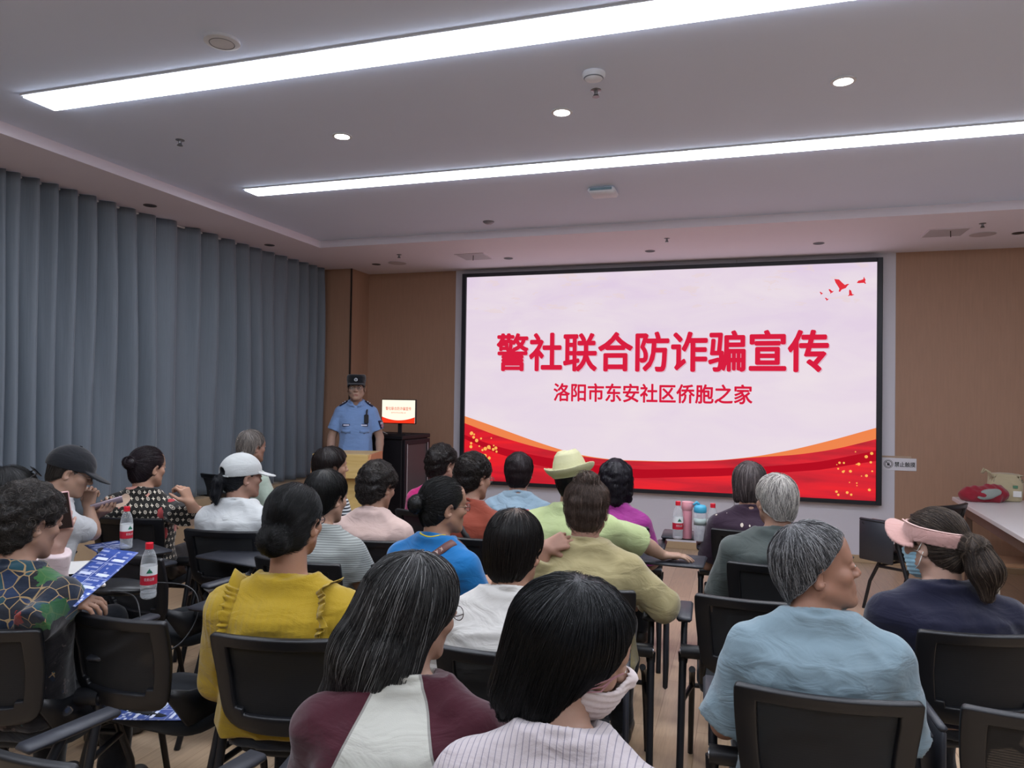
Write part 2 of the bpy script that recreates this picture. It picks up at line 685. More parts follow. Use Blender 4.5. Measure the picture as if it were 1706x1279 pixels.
def sprinkler(u, v, z, lb):
    p = atz(u, v, z)
    t = empty('sprinkler', tuple(p), label=lb, cat='sprinkler', group='ceiling sprinklers')
    MB().lathe([(0.026, 0), (0.026, -0.003), (0.010, -0.006), (0.008, -0.022)], n=16).build('body', M_met, t, smooth=True, angle=40)
    m = MB()
    m.lathe([(0.005, -0.022), (0.017, -0.033), (0.018, -0.035), (0.0, -0.035)], n=16)
    m.tube([(0.008, 0, -0.02), (0.012, 0, -0.03)], 0.003, 6)
    m.tube([(-0.008, 0, -0.02), (-0.012, 0, -0.03)], 0.003, 6)
    m.build('deflector', M_met, t)


sprinkler(300, 233, TRAY, 'sprinkler head on the tray ceiling above the near curtain')
sprinkler(993, 150, TRAY, 'sprinkler head on the tray ceiling beside the smoke detector')
sprinkler(665, 424, SOFF, 'sprinkler head on the soffit near the pilaster')
sprinkler(1111, 397, SOFF, 'sprinkler head on the soffit above the screen middle')
sprinkler(1637, 372, SOFF, 'sprinkler head on the soffit at the far right')
p = atz(989, 122, TRAY)
t = empty('smoke_detector', tuple(p), label='white round smoke detector between the strip lights', cat='smoke detector')
MB().lathe([(0.055, 0), (0.055, -0.014), (0.04, -0.03), (0.0, -0.034)], n=24).build('body', M_trimw, t, smooth=True, angle=50)
MB().lathe([(0.041, -0.0215), (0.047, -0.024), (0.043, -0.028)], n=24, cap=False).build('vent_ring', plain('vent_grey', '6c7078', 0.5), t)
p = atz(370, 67, TRAY)
t = empty('ceiling_speaker', tuple(p), label='round white fixture on the ceiling behind the near strip light', cat='ceiling speaker')
MB().lathe([(0.075, 0), (0.075, -0.012), (0.06, -0.016), (0.0, -0.016)], n=28).build('cover', M_trimw, t, smooth=True, angle=40)
MB().lathe([(0.05, -0.0165), (0.052, -0.018), (0.054, -0.0165)], n=28, cap=False).build('groove', plain('vent_grey', '6c7078'), t)
p = atz(1005, 316, TRAY)
t = empty('wireless_access_point', (p[0], p[1], TRAY), label='flat white box on the ceiling beyond the far strip light', cat='ceiling unit')
MB().box((0, 0, -0.02), (0.2, 0.2, 0.04), bev=0.015).build('case', M_trimw, t, smooth=True, angle=50)
MB().box((0, -0.1005, -0.02), (0.16, 0.003, 0.018)).build('vent_slot', plain('vent_teal', '6d8590', 0.5), t)
p = atz(814, 369, TRAY)
t = empty('motion_sensor', (p[0], p[1], TRAY), label='small grey round sensor on the tray ceiling left of the screen', cat='sensor')
MB().lathe([(0.05, 0), (0.05, -0.006), (0.03, -0.02), (0, -0.024)], n=20).build('body', plain('sensor_grey', '8a8790', 0.4), t, smooth=True)
for u, v, lb in ((662, 438, 'flush round speaker grille on the soffit near the pilaster'), (1637, 390, 'flush round speaker grille on the soffit at far right')):
    p = atz(u, v, SOFF)
    t = empty('speaker_grille', tuple(p), label=lb, cat='ceiling speaker', group='soffit speaker grilles')
    MB().lathe([(0.1, 0), (0.1, -0.004), (0.09, -0.006), (0.0, -0.006)], n=28).build('grille', plain('grille_beige', 'b8adaf', 0.6), t, smooth=True, angle=40)
    MB().lathe([(0.1, -0.0035), (0.105, -0.002), (0.1, 0)], n=28, cap=False).build('rim', M_trimw, t)
for u, v, lb in ((790, 427, 'square access hatch in the soffit above the screen left'), (1575, 387, 'square access hatch in the soffit above the right wood wall')):
    p = atz(u, v, SOFF)
    t = empty('ceiling_hatch', tuple(p), label=lb, cat='ceiling hatch', group='soffit hatches')
    MB().box((0, 0, -0.003), (0.30, 0.30, 0.006), bev=0.002).build('panel', plain('hatch_grey', 'b5aeb2', 0.6), t)
    m = MB()
    for a in (-1, 1):
        m.box((a * 0.155, 0, -0.003), (0.01, 0.32, 0.008))
        m.box((0, a * 0.155, -0.003), (0.30, 0.01, 0.008))
    m.build('frame', M_soffit, t)
    MB().tube([(0.02, -0.08, -0.006), (0.02, -0.085, -0.06)], 0.004, 6).build('pull', plain('dark_metal_strip', '3a332f'), t)

# ------------------------------------------------------------------ the big LED screen
SX0, SX1, SZ0, SZ1 = -3.052, 1.262, 0.622, 2.966
scr = empty('led_screen', ((SX0 + SX1) / 2, WY, (SZ0 + SZ1) / 2), label='large wall-mounted LED screen showing a red and white title slide', cat='screen')
cx, cz = (SX0 + SX1) / 2, (SZ0 + SZ1) / 2
hw, hh = (SX1 - SX0) / 2, (SZ1 - SZ0) / 2
M_frame = plain('screen_frame_black', '24262c', 0.4, 0.2)
fr = MB()
for sx, w in ((-1, 0.05), (1, 0.05)):
    fr.box((sx * (hw + w / 2), -0.045, 0), (w, 0.09, 2 * hh + 0.08), bev=0.003)
fr.box((0, -0.045, hh + 0.02), (2 * hw, 0.09, 0.04), bev=0.003)
fr.box((0, -0.045, -hh - 0.02), (2 * hw, 0.09, 0.04), bev=0.003)
fr.build('frame', M_frame, scr)


def slide_bg():
    g = G('slide_background')
    v = g.coord('Object')
    n1 = g.noise(g.coord('Object', (0.8, 1, 2.2)), 1.3, 4.0, 0.55, 0.5)
    x, y, z = g.xyz(v)
    tz = g.math('ADD', g.math('MULTIPLY', z, 0.42), 0.5, clamp=True)
    c1 = g.mix(tz, lin('e9dbe6'), lin('e0cde3'))
    col = g.mix(g.ramp(n1, [(0.35, (0, 0, 0, 1)), (0.75, (1, 1, 1, 1))]), c1, lin('ecdfe6'))
    # faint beige cloud motif near the top middle and low hills
    m1 = g.noise(g.coord('Object', (1.4, 1, 5)), 2.6, 4.0, 0.6, 0.3)
    top = g.math('MULTIPLY', g.math('GREATER_THAN', m1, 0.60), g.math('GREATER_THAN', z, 0.75))
    col = g.mix(g.math('MULTIPLY', top, 0.5), col, lin('e8d3d2'))
    g.base((0, 0, 0, 1))
    g.b.inputs['Specular IOR Level'].default_value = 0.1
    g.put(g.b.inputs['Emission Color'], col)
    g.b.inputs['Emission Strength'].default_value = SCREEN_GAIN
    return g.m


MB().box((0, -0.03, 0), (2 * hw, 0.06, 2 * hh)).build('display_panel', slide_bg(), scr)


def zpt(x, y):           # slide-local position from a point read off the slide (billboard fraction grid)
    p = aty(760 + x * 0.4338, 420 + y * 0.4338, WY - 0.06)
    return p[0] - cx, p[2] - cz


def band(name, up, lo, mat, off, n=60):
    U = np.array([zpt(*q) for q in up])
    xs = np.linspace(-hw, hw, n)
    from_u = np.interp(xs, U[:, 0], U[:, 1])
    if lo is None:
        zl = np.full(n, -hh)
    else:
        L = np.array([zpt(*q) for q in lo])
        zl = np.interp(xs, L[:, 0], L[:, 1])
    # smooth the polyline a little
    for _ in range(3):
        from_u[1:-1] = (from_u[:-2] + from_u[1:-1] * 2 + from_u[2:]) / 4
    P = np.stack([np.stack([xs, np.full(n, off), np.maximum(from_u, zl)], -1), np.stack([xs, np.full(n, off), zl], -1)], 0)
    o = MB().grid(P).build(name, mat, scr)
    return o


def slide_red():
    g = G('slide_red')
    v = g.coord('Object', (0.35, 1, 3.2))
    n = g.noise(v, 2.2, 3.0, 0.5, 0.6)
    col = g.ramp(n, [(0.3, lin('a80d22')), (0.5, lin('d81428')), (0.72, lin('f01a22'))])
    g.base((0, 0, 0, 1))
    g.put(g.b.inputs['Emission Color'], col)
    g.b.inputs['Emission Strength'].default_value = SCREEN_GAIN
    return g.m


OR = [(30, 628), (150, 670), (280, 718), (390, 755), (480, 780), (600, 797), (800, 803), (1000, 800), (1150, 785), (1300, 757), (1450, 720), (1620, 672)]
RD = [(30, 655), (150, 702), (250, 733), (340, 757), (430, 775), (480, 783), (600, 799), (800, 805), (1000, 801), (1150, 787), (1300, 779), (1450, 758), (1620, 716)]
band('orange_swoosh', OR, None, emit('slide_orange', 'f0864e', SCREEN_GAIN), -0.0612)
band('red_swoosh', RD, None, slide_red(), -0.0624)
DK = [(30, 700), (150, 745), (300, 780), (480, 812), (700, 835), (1000, 830), (1200, 822), (1400, 805), (1620, 760)]
DK2 = [(30, 715), (150, 770), (300, 815), (480, 850), (700, 868), (1000, 860), (1200, 850), (1400, 835), (1620, 800)]
band('dark_red_ribbon', DK, DK2, emit('slide_darkred', 'b50f22', SCREEN_GAIN), -0.0630)
r_ = np.random.default_rng(2)
M_gold = emit('slide_gold', 'ffb65a', SCREEN_GAIN)
for side in (0, 1):
    for k in range(26):
        if side == 0:
            x = r_.uniform(45, 175)
            y = r_.uniform(690, 780) + (x - 40) * 0.15
            rad = r_.uniform(0.006, 0.024)
        else:
            x = r_.uniform(1460, 1600)
            y = r_.uniform(765, 935)
            rad = r_.uniform(0.005, 0.016)
        px, pz = zpt(x, y)
        px = max(-hw + rad, min(hw - rad, px))
        m = MB()
        m.add([(px + rad * math.cos(w), -0.0636, pz + rad * math.sin(w)) for w in np.linspace(0, 2 * math.pi, 10, endpoint=False)], [tuple(range(10))])
        m.build('gold_sparkle', M_gold, scr)
BIRD = [(0, 0), (0.35, -0.05), (0.55, -0.28), (0.78, -0.5), (0.98, -0.42), (1.1, -0.45), (0.98, -0.55), (0.85, -0.75), (0.55, -0.86), (0.42, -1.05), (0.33, -1.0), (0.38, -0.78), (0.25, -0.55), (0.1, -0.3)]
for bx, by, s, rot in ((1452, 103, 0.125, 0.0), (1538, 118, 0.075, 1.1), (1510, 143, 0.06, -0.5), (1430, 142, 0.045, 0), (1396, 152, 0.03, 0), (1416, 175, 0.032, 0.1)):
    px, pz = zpt(bx, by)
    c_, s_ = math.cos(rot), math.sin(rot)
    m = MB()
    m.add([(px + s * (a * c_ - b * s_), -0.0614, pz + s * (a * s_ + b * c_)) for a, b in BIRD], [tuple(range(len(BIRD)))])
    m.build('red_bird', emit('slide_bird_red', 'e2333f', SCREEN_GAIN), scr)
M_title = emit('slide_title_red', 'd81f3f', SCREEN_GAIN)


def slide_text(name, body, x0, x1, z0, z1, parent, mat, yoff, bold, c):
    M = basis(((x0 + x1) / 2 - c[0], yoff, (z0 + z1) / 2 - c[1]), (1, 0, 0), (0, 0, 1))
    return text_mesh(name, body, (x1 - x0, z1 - z0), parent, mat, M, bold=bold, extrude=0.0005)


slide_text('slide_shadow', '警社联合防诈骗宣传', -2.655, 0.832, 1.875, 2.292, scr, emit('slide_title_shadow', 'd9b4c4', SCREEN_GAIN), -0.0606, 0.05, (cx, cz))
slide_text('slide_title', '警社联合防诈骗宣传', -2.667, 0.822, 1.885, 2.302, scr, M_title, -0.0616, 0.055, (cx, cz))
slide_text('slide_subtitle', '洛阳市东安社区侨胞之家', -1.992, 0.107, 1.548, 1.745, scr, M_title, -0.0616, 0.05, (cx, cz))

# ------------------------------------------------------------------ "do not touch" sign
p0, p1 = aty(1470, 762, WY - 0.01), aty(1527, 785, WY - 0.01)
sgw, sgh = p1[0] - p0[0], p0[2] - p1[2]
sg = empty('wall_sign', ((p0[0] + p1[0]) / 2, WY, (p0[2] + p1[2]) / 2), label='small white sign with black lettering beside the screen', cat='sign')
M_sgn = plain('sign_white', 'dedbe0', 0.5, var=0.01)
MB().box((0, -0.005, 0), (sgw, 0.006, sgh), bev=0.002).build('plate', M_sgn, sg)
M_ink = plain('black_ink', '191919', 0.6)
text_mesh('lettering', '禁止触摸', (sgw * 0.60, sgh * 0.40), sg, M_ink, basis((sgw * 0.16, -0.009, 0), (1, 0, 0), (0, 0, 1)), bold=0.03)
m = MB()
ic = -sgw * 0.32
for ra, rb in ((0.038, 0.042), (0.028, 0.033)):
    P = [[(ic + q * math.cos(w), -0.0088, q * math.sin(w)) for w in np.linspace(0, 2 * math.pi, 25)] for q in (ra, rb)]
    m.grid(P)
m.add([(ic - 0.022, -0.0088, 0.018), (ic - 0.018, -0.0088, 0.022), (ic + 0.022, -0.0088, -0.018), (ic + 0.018, -0.0088, -0.022)], [(0, 1, 2, 3)])
for k in range(4):
    m.box((ic - 0.009 + 0.006 * k, -0.0088, 0.006), (0.004, 0.0006, 0.018))
m.box((ic, -0.0088, -0.008), (0.022, 0.0006, 0.014))
m.build('hand_icon', M_ink, sg)
slab('trim_8', (p0[0] - 0.005, WY - 0.006, p0[2] + 0.002), (p0[0] + sgw * 0.85, WY, p0[2] + 0.02), plain('tape_beige', 'b59c86', 0.5))
# ------------------------------------------------------------------ furniture at the front
M_oak = G('lectern_oak')
_v = M_oak.coord('Object', (1.2, 1.2, 14))
_n = M_oak.noise(_v, 3.0, 5.0, 0.6, 0.4)
M_oak.base(M_oak.ramp(_n, [(0.3, lin('c9a763')), (0.7, lin('dcbf80'))]))
M_oak.set(Roughness=0.42)
M_oak = M_oak.m
M_oak2 = plain('lectern_side_veneer', 'c08a62', 0.45, var=0.1, scale=6)

# lectern: deep desk box on a narrower pedestal, turned a little towards the room
LC = (-3.37, 5.76)
lect = empty('lectern', (LC[0], LC[1], 0), math.radians(14), label='pale oak lectern in front of the standing officer', cat='lectern')
m = MB()
LWH = 0.245
m.box((0, -0.215, 0.965), (2 * LWH, 0.03, 0.21), bev=0.003)
m.box((0, 0.02, 1.055), (2 * LWH, 0.45, 0.025), bev=0.003)
m.box((0, 0.02, 0.87), (2 * LWH, 0.45, 0.02), bev=0.003)
m.build('desk_box', M_oak, lect)
for sx in (-1, 1):
    m = MB()
    m.prism([(-0.23, 0.86), (-0.23, 1.0), (-0.16, 1.068), (0.245, 1.068), (0.245, 0.86)], 0, sx * (LWH + 0.001) - 0.012, sx * (LWH + 0.001) + 0.012)
    m.build('side_panel', M_oak2, lect)
MB().box((0, 0.02, 0.44), (0.44, 0.34, 0.84), bev=0.004).build('pedestal', M_oak, lect)
MB().box((0, 0.02, 0.02), (0.52, 0.42, 0.04), bev=0.004).build('plinth', M_oak, lect)

# equipment cabinet with a glass door
M_cab = plain('cabinet_black', '141216', 0.6, 0.0, spec=0.25)
a = aty(640, 722, 6.75)
b = aty(712, 722, 6.75)
CBX, CBY, CBZ = -3.49, 6.92, 1.18
cab = empty('equipment_cabinet', (CBX, CBY, 0), math.radians(84), label='black equipment cabinet with a glazed door beside the lectern', cat='cabinet')
m = MB()
m.box((0, 0, 0.60), (0.52, 0.50, 1.10), bev=0.006)
m.box((0, 0, CBZ - 0.02), (0.56, 0.54, 0.04), bev=0.005)
m.box((0, 0, 0.03), (0.54, 0.52, 0.06), bev=0.004)
m.build('body', M_cab, cab)
dr = MB()
for sx in (-1, 1):
    dr.box((0.02 + sx * 0.225, -0.262, 0.60), (0.05, 0.02, 1.06), bev=0.003)
dr.box((0.02, -0.262, 1.105), (0.42, 0.02, 0.05), bev=0.003)
dr.box((0.02, -0.262, 0.095), (0.42, 0.02, 0.05), bev=0.003)
dr = dr.build('door', plain('cabinet_door_frame', '1b171d', 0.6, 0.0, spec=0.25), cab)
M_dg = plain('smoked_glass', '4a484a', 0.45, 0.0, spec=0.2)
MB().box((0.02, -0.258, 0.60), (0.41, 0.008, 0.97)).build('glass_pane', M_dg, dr)
mm_ = MB()
for sx in (-1, 1):
    mm_.box((0.02 + sx * 0.205, -0.2735, 0.60), (0.008, 0.004, 0.98))
mm_.build('chrome_edge', plain('chrome_edge', 'b5b3b5', 0.45, 0.0), dr)
MB().tube([(0.245, -0.285, 0.55), (0.245, -0.285, 0.66)], 0.006, 8).build('handle', plain('chrome_edge', 'a8a8ac'), dr)

# monitor on the cabinet
mp = aty(661, 692, 6.62)
mon = empty('monitor', (mp[0] - 0.03, 6.74, CBZ), math.radians(4), label='small monitor on the black cabinet repeating the slide', cat='monitor')
mw, mh, mz = 0.36, 0.235, 0.24
MB().box((0, -0.01, mz), (mw + 0.016, 0.03, mh + 0.016), bev=0.004).build('case', M_cab, mon)
disp = MB().box((0, -0.027, mz), (mw, 0.004, mh)).build('display', emit('monitor_white', 'fff4de', 1.15), mon)
m = MB()
xs = np.linspace(-mw / 2, mw / 2, 24)
zu = mz - mh / 2 + 0.028 + 0.035 * (xs / (mw / 2)) ** 2
m.grid([[(x, -0.0295, z) for x, z in zip(xs, zu)], [(x, -0.0295, mz - mh / 2) for x in xs]])
m.build('red_swoosh', emit('monitor_red', 'f0381e', 1.1), disp)
text_mesh('slide_title', '警社联合防诈骗宣传', (mw * 0.78, 0.036), disp, emit('monitor_text', 'e05a44', 1.0), basis((0, -0.0296, mz + 0.03), (1, 0, 0), (0, 0, 1)), bold=0.02)
text_mesh('slide_subtitle', '洛阳市东安社区侨胞之家', (mw * 0.45, 0.014), disp, emit('monitor_text', 'e05a44', 1.0), basis((0, -0.0296, mz - 0.012), (1, 0, 0), (0, 0, 1)), bold=0.01)
m = MB()
m.box((0, 0.0, 0.006), (0.2, 0.15, 0.012), bev=0.004)
m.box((0, 0.02, 0.07), (0.04, 0.02, 0.14), bev=0.003)
m.build('stand', M_cab, mon)
cb = MB()
pts = [Vector((CBX - 0.26 + 0.30 * k / 14, CBY - 0.20 - 0.02 * math.sin(k * 0.5), CBZ + 0.006 + 0.035 * math.sin(math.pi * k / 14) ** 2)) for k in range(15)]
cb.tube(pts, 0.004, 6)
cb.build('cable', plain('cable_white', 'b9b6b4', 0.5), smooth=True, label='thin pale cable lying across the top of the black cabinet', cat='cable')

# ------------------------------------------------------------------ right side: table, stool, bags
M_tw = plain('table_white', 'd9d4d3', 0.35, var=0.01)
M_leg = plain('cream_metal', 'cbc3b4', 0.4, 0.2)
tb = empty('table', (2.53, 6.30, 0), math.radians(-3.0), label='long white table along the right wood wall', cat='table')
MB().box((0, 0, 0.735), (1.55, 2.1, 0.035), bev=0.004).build('tabletop', M_tw, tb)
m = MB()
m.box((0, 0, 0.66), (1.40, 1.94, 0.11), bev=0.003)
m.build('apron', plain('apron_brown', '6b5446', 0.6), tb)
for sx in (-1, 1):
    for sy in (-1, 1):
        MB().box((sx * 0.67, sy * 0.93, 0.335), (0.05, 0.05, 0.67), bev=0.004).build('leg', plain('apron_brown', '6b5446'), tb)
stp = atz(1680, 932, 0.45)
st = empty('stool', (stp[0] + 0.06, stp[1], 0), math.radians(3), label='low stool with a wooden seat and cream legs at the right edge', cat='stool')
MB().box((0, 0, 0.435), (0.40, 0.30, 0.03), bev=0.006).build('seat', plain('stool_wood', 'a98467', 0.45, var=0.12, scale=9), st)
for sx in (-1, 1):
    for sy in (-1, 1):
        MB().box((sx * 0.175, sy * 0.125, 0.21), (0.028, 0.028, 0.42), bev=0.003).build('leg', M_leg, st)
m = MB()
for sx in (-1, 1):
    m.box((sx * 0.175, 0, 0.12), (0.02, 0.22, 0.02))
m.box((0, 0.125, 0.38), (0.32, 0.02, 0.03))
m.build('stretcher', M_leg, st)


# ------------------------------------------------------------------ nesting chairs with writing tablets
M_plast = plain('chair_plastic_black', '0f1014', 0.42, var=0.05, scale=60, bump=0.05)
M_pad = plain('armrest_plastic', '2a2c33', 0.45, var=0.05, scale=80)
M_tube = plain('chair_tube_black', '1d1e22', 0.35, 0.2)
M_seat = cloth('seat_fabric_black', '171b20', rough=0.9, sheen=0.1, fold=0.05)
M_chrome = plain('hinge_chrome', 'b7b7ba', 0.2, 0.9)


def mesh_fabric():
    g = G('chair_mesh_fabric')
    v = g.coord('Object')
    n = g.noise(v, 500, 1)
    g.base(g.mix(n, lin('0a0b0d'), lin('101216')))
    g.set(Roughness=0.7)
    x, y, z = g.xyz(v)
    w = g.math('SINE', g.math('MULTIPLY', z, 900.0))
    g.put(g.b.inputs['Alpha'], g.math('ADD', g.math('MULTIPLY', w, 0.03), 0.96))
    return g.m


M_mesh = mesh_fabric()
BZ = np.array([0.535, 0.545, 0.56, 0.58, 0.60, 0.66, 0.72, 0.78, 0.825, 0.842, 0.852])
BW = np.interp(BZ, [0.535, 0.545, 0.56, 0.58, 0.60, 0.64, 0.70, 0.80, 0.852], [0.125, 0.158, 0.180, 0.194, 0.202, 0.210, 0.217, 0.226, 0.226])
BY = np.interp(BZ, [0.535, 0.60, 0.72, 0.852], [-0.236, -0.250, -0.262, -0.298])


def back_pt(z, s, off=0.0):
    w = np.interp(z, BZ, BW)
    y = np.interp(z, BZ, BY)
    return (s * w, y - 0.038 * (1 - s * s) * 1.0 + off, z)


def chair_parts():
    t = empty('training_chair', (0, 0, 0), cat='chair', group='black mesh training chairs')
    # seat shell and cushion
    sh = []
    for z, k in ((0.395, 0.0), (0.395, 0.80), (0.41, 0.95), (0.44, 1.0), (0.458, 0.98), (0.466, 0.90), (0.470, 0.6), (0.468, 0.0)):
        row = []
        for w in np.linspace(0, 2 * math.pi, 33):
            c, s_ = math.cos(w), math.sin(w)
            e = 0.45
            px = 0.222 * k * math.copysign(abs(c) ** e, c)
            py = 0.225 * k * math.copysign(abs(s_) ** e, s_)
            zz = z - 0.028 * max(0.0, (py - 0.12) / 0.1) ** 2 + 0.022 * max(0.0, (-0.12 - py) / 0.1) ** 2
            row.append((px, py + 0.03, zz))
        sh.append(row)
    MB().grid(sh).build('seat', M_seat, t, smooth=True)
    # backrest: frame ring and mesh
    S = np.linspace(-1, 1, 17)
    Zf = np.concatenate([[0.535, 0.545, 0.56, 0.58, 0.595, 0.615], np.linspace(0.64, 0.79, 5), [0.815, 0.832, 0.845, 0.852]])
    P = [[back_pt(z, s * (0.97 if z > 0.85 else 1.0)) for s in S] for z in Zf]
    mb = MB()
    b = len(S)
    k0 = len(mb.v)
    mb.v += [tuple(map(float, q)) for r in P for q in r]
    for i in range(len(Zf) - 1):
        for j in range(b - 1):
            zc, sc = (Zf[i] + Zf[i + 1]) / 2, (S[j] + S[j + 1]) / 2
            lim = 0.80 if 0.615 < zc else 0.66
            if 0.595 < zc < 0.815 and abs(sc) < lim:
                continue
            mb.f.append((i * b + j, i * b + j + 1, (i + 1) * b + j + 1, (i + 1) * b + j))
            mb.mi.append(0)
    bk = mb.build('backrest', M_plast, t, smooth=True)
    md = bk.modifiers.new('thick', 'SOLIDIFY')
    md.thickness = 0.022
    md.offset = 0
    bv = bk.modifiers.new('soft', 'BEVEL')
    bv.width = 0.006
    bv.segments = 2
    bv.limit_method = 'ANGLE'
    Zm = np.linspace(0.585, 0.825, 8)
    Sm = np.linspace(-0.84, 0.84, 12)
    MB().grid([[back_pt(z, s, 0.004) for s in Sm] for z in Zm]).build('mesh_panel', M_mesh, bk, smooth=True)
    for sx in (-1, 1):
        am = MB()
        am.box((sx * 0.272, 0.02, 0.690), (0.062, 0.26, 0.022), bev=0.009)
        arm = am.build('armrest', M_pad, t, smooth=True, angle=50)
        MB().tube([(sx * 0.272, 0.0, 0.682), (sx * 0.274, -0.03, 0.63), (sx * 0.274, -0.055, 0.565)], 0.0135, 10).build('post', M_tube, arm, smooth=True, angle=60)
        hm = MB()
        hm.tube([(sx * 0.205, -0.085, 0.555), (sx * 0.285, -0.085, 0.555)], 0.028, 14)
        hm.tube([(sx * 0.274, -0.07, 0.545), (sx * 0.276, -0.075, 0.505)], [0.022, 0.018], 12)
        hg = hm.build('hinge', M_plast, t, smooth=True, angle=40)
        MB().tube([(sx * 0.285, -0.085, 0.555), (sx * 0.2875, -0.085, 0.555)], 0.016, 14).build('cap', M_chrome, hg, smooth=True, angle=40)
        # side bracket joining hinge, backrest and seat
        MB().grid([[(sx * 0.212, -0.06, 0.56), (sx * 0.204, -0.16, 0.575), (sx * 0.198, -0.244, 0.61)], [(sx * 0.214, -0.03, 0.50), (sx * 0.207, -0.14, 0.525), (sx * 0.192, -0.240, 0.565)],
                   [(sx * 0.21, 0.02, 0.44), (sx * 0.210, -0.10, 0.455), (sx * 0.205, -0.17, 0.46)]]).build('side_bracket', M_plast, t, smooth=True).modifiers.new('thick', 'SOLIDIFY').thickness = 0.014
        MB().tube([(sx * 0.276, -0.072, 0.53), (sx * 0.277, -0.10, 0.44), (sx * 0.279, -0.175, 0.20), (sx * 0.282, -0.245, 0.0)], [0.016, 0.0155, 0.0145, 0.014], 10).build('leg', M_tube, t, smooth=True, angle=60)
        MB().tube([(sx * 0.24, -0.02, 0.46), (sx * 0.242, 0.08, 0.40), (sx * 0.246, 0.165, 0.22), (sx * 0.25, 0.215, 0.0)], [0.014, 0.0135, 0.013, 0.012], 10).build('leg', M_tube, t, smooth=True, angle=60)
        MB().tube([(sx * 0.278, -0.125, 0.36), (sx * 0.244, 0.11, 0.345)], 0.011, 8).build('side_bar', M_tube, t, smooth=True, angle=60)
    MB().tube([(-0.244, 0.11, 0.345), (0.244, 0.11, 0.345)], 0.011, 8).build('cross_bar', M_tube, t, smooth=True, angle=60)
    return t


def tablet(kind, sx, root):
    """writing tablet on the sx side, folded down beside the arm or opened over the lap"""
    if kind == 'folded':
        P = []
        mb = MB()
        mb.box((sx * 0.335, 0.06, 0.545), (0.020, 0.27, 0.30), bev=0.008)
        mb.box((sx * 0.335, 0.06, 0.70), (0.026, 0.27, 0.02), bev=0.008)
        o = mb.build('writing_tablet', M_pad, root, smooth=True, angle=50)
        MB().tube([(sx * 0.30, 0.16, 0.672), (sx * 0.345, 0.16, 0.672)], 0.011, 10).build('hinge_pin', M_chrome, o, smooth=True, angle=40)
    elif kind == 'out':
        mb = MB()
        mb.box((sx * 0.46, 0.16, 0.735), (0.38, 0.26, 0.018), bev=0.008)
        o = mb.build('writing_tablet', M_pad, root, smooth=True, angle=50)
        MB().tube([(sx * 0.272, 0.10, 0.69), (sx * 0.285, 0.13, 0.712), (sx * 0.31, 0.15, 0.728)], 0.011, 10).build('tablet_arm', M_tube, o, smooth=True, angle=60)
    else:
        mb = MB()
        mb.box((sx * 0.10, 0.285, 0.735), (0.44, 0.27, 0.018), bev=0.008)
        o = mb.build('writing_tablet', M_pad, root, smooth=True, angle=50)
        MB().tube([(sx * 0.272, 0.12, 0.69), (sx * 0.272, 0.16, 0.70), (sx * 0.26, 0.2, 0.728)], 0.011, 10).build('tablet_arm', M_tube, o, smooth=True, angle=60)
    return o


def copy_tree(o, parent=None):
    c = o.copy()
    COL.objects.link(c)
    if parent is not None:
        c.parent = parent
    for ch in list(o.children):
        copy_tree(ch, c)
    return c


CH0 = chair_parts()
TAB0, TABH = {}, []
for kd in ('folded', 'open', 'out'):
    for sx in (-1, 1):
        h = empty('tablet_holder', (0, 0, 0))
        TAB0[(kd, sx)] = tablet(kd, sx, h)
        TABH.append(h)
CH_USED = [False]
CHAIRS = {}


def chair(x, y, rz, label, tabs=(), key=None):
    if not CH_USED[0]:
        c = CH0
        CH_USED[0] = True
    else:
        c = copy_tree(CH0)
    c.location = (x, y, 0)
    c.rotation_euler = (0, 0, math.radians(rz))
    c['label'] = label
    c['category'] = 'chair'
    c['group'] = 'black mesh training chairs'
    for tk in tabs:
        copy_tree(TAB0[tk], c)
    CHAIRS[key or label] = c
    return c


def chair_at(u, v, rz, label, tabs=(), key=None, z=0.848):
    """chair whose backrest top centre is at pixel u, v"""
    p = atz(u, v, z)
    a = math.radians(rz)
    ly = -0.336
    return chair(p[0] - (-math.sin(a) * ly), p[1] - math.cos(a) * ly, rz, label, tabs, key)


# ------------------------------------------------------------------ bottles, flyers and small things
def clear_plastic(name, tint, alpha, edge=0.5):
    g = G(name)
    v = g.coord('Object')
    n = g.noise(v, 40, 2)
    g.base(g.mix(n, lin(tint), (0.9, 0.93, 0.95, 1)))
    g.set(Roughness=0.06)
    g.b.inputs['Specular IOR Level'].default_value = 0.9
    fz = g.n('ShaderNodeLayerWeight')
    fz.inputs[0].default_value = 0.35
    g.put(g.b.inputs['Alpha'], g.math('ADD', g.math('MULTIPLY', fz.outputs['Facing'], edge), alpha, clamp=True))
    return g.m


M_pet = clear_plastic('clear_pet', 'c9d2d6', 0.12)
M_water = clear_plastic('water', 'b9c4cb', 0.16)
M_red = plain('cap_red', 'c9152a', 0.4)
M_lw = plain('label_white', 'd9dcdc', 0.5, var=0.02)
M_lr = plain('label_red', 'b3172f', 0.5, var=0.04)
M_lg = plain('label_green', '1d6a4f', 0.5)
M_lens = clear_plastic('spectacle_lens', 'dfe6ea', 0.03, 0.10)
M_pearl = plain('pearl', 'e6ddd0', 0.2)


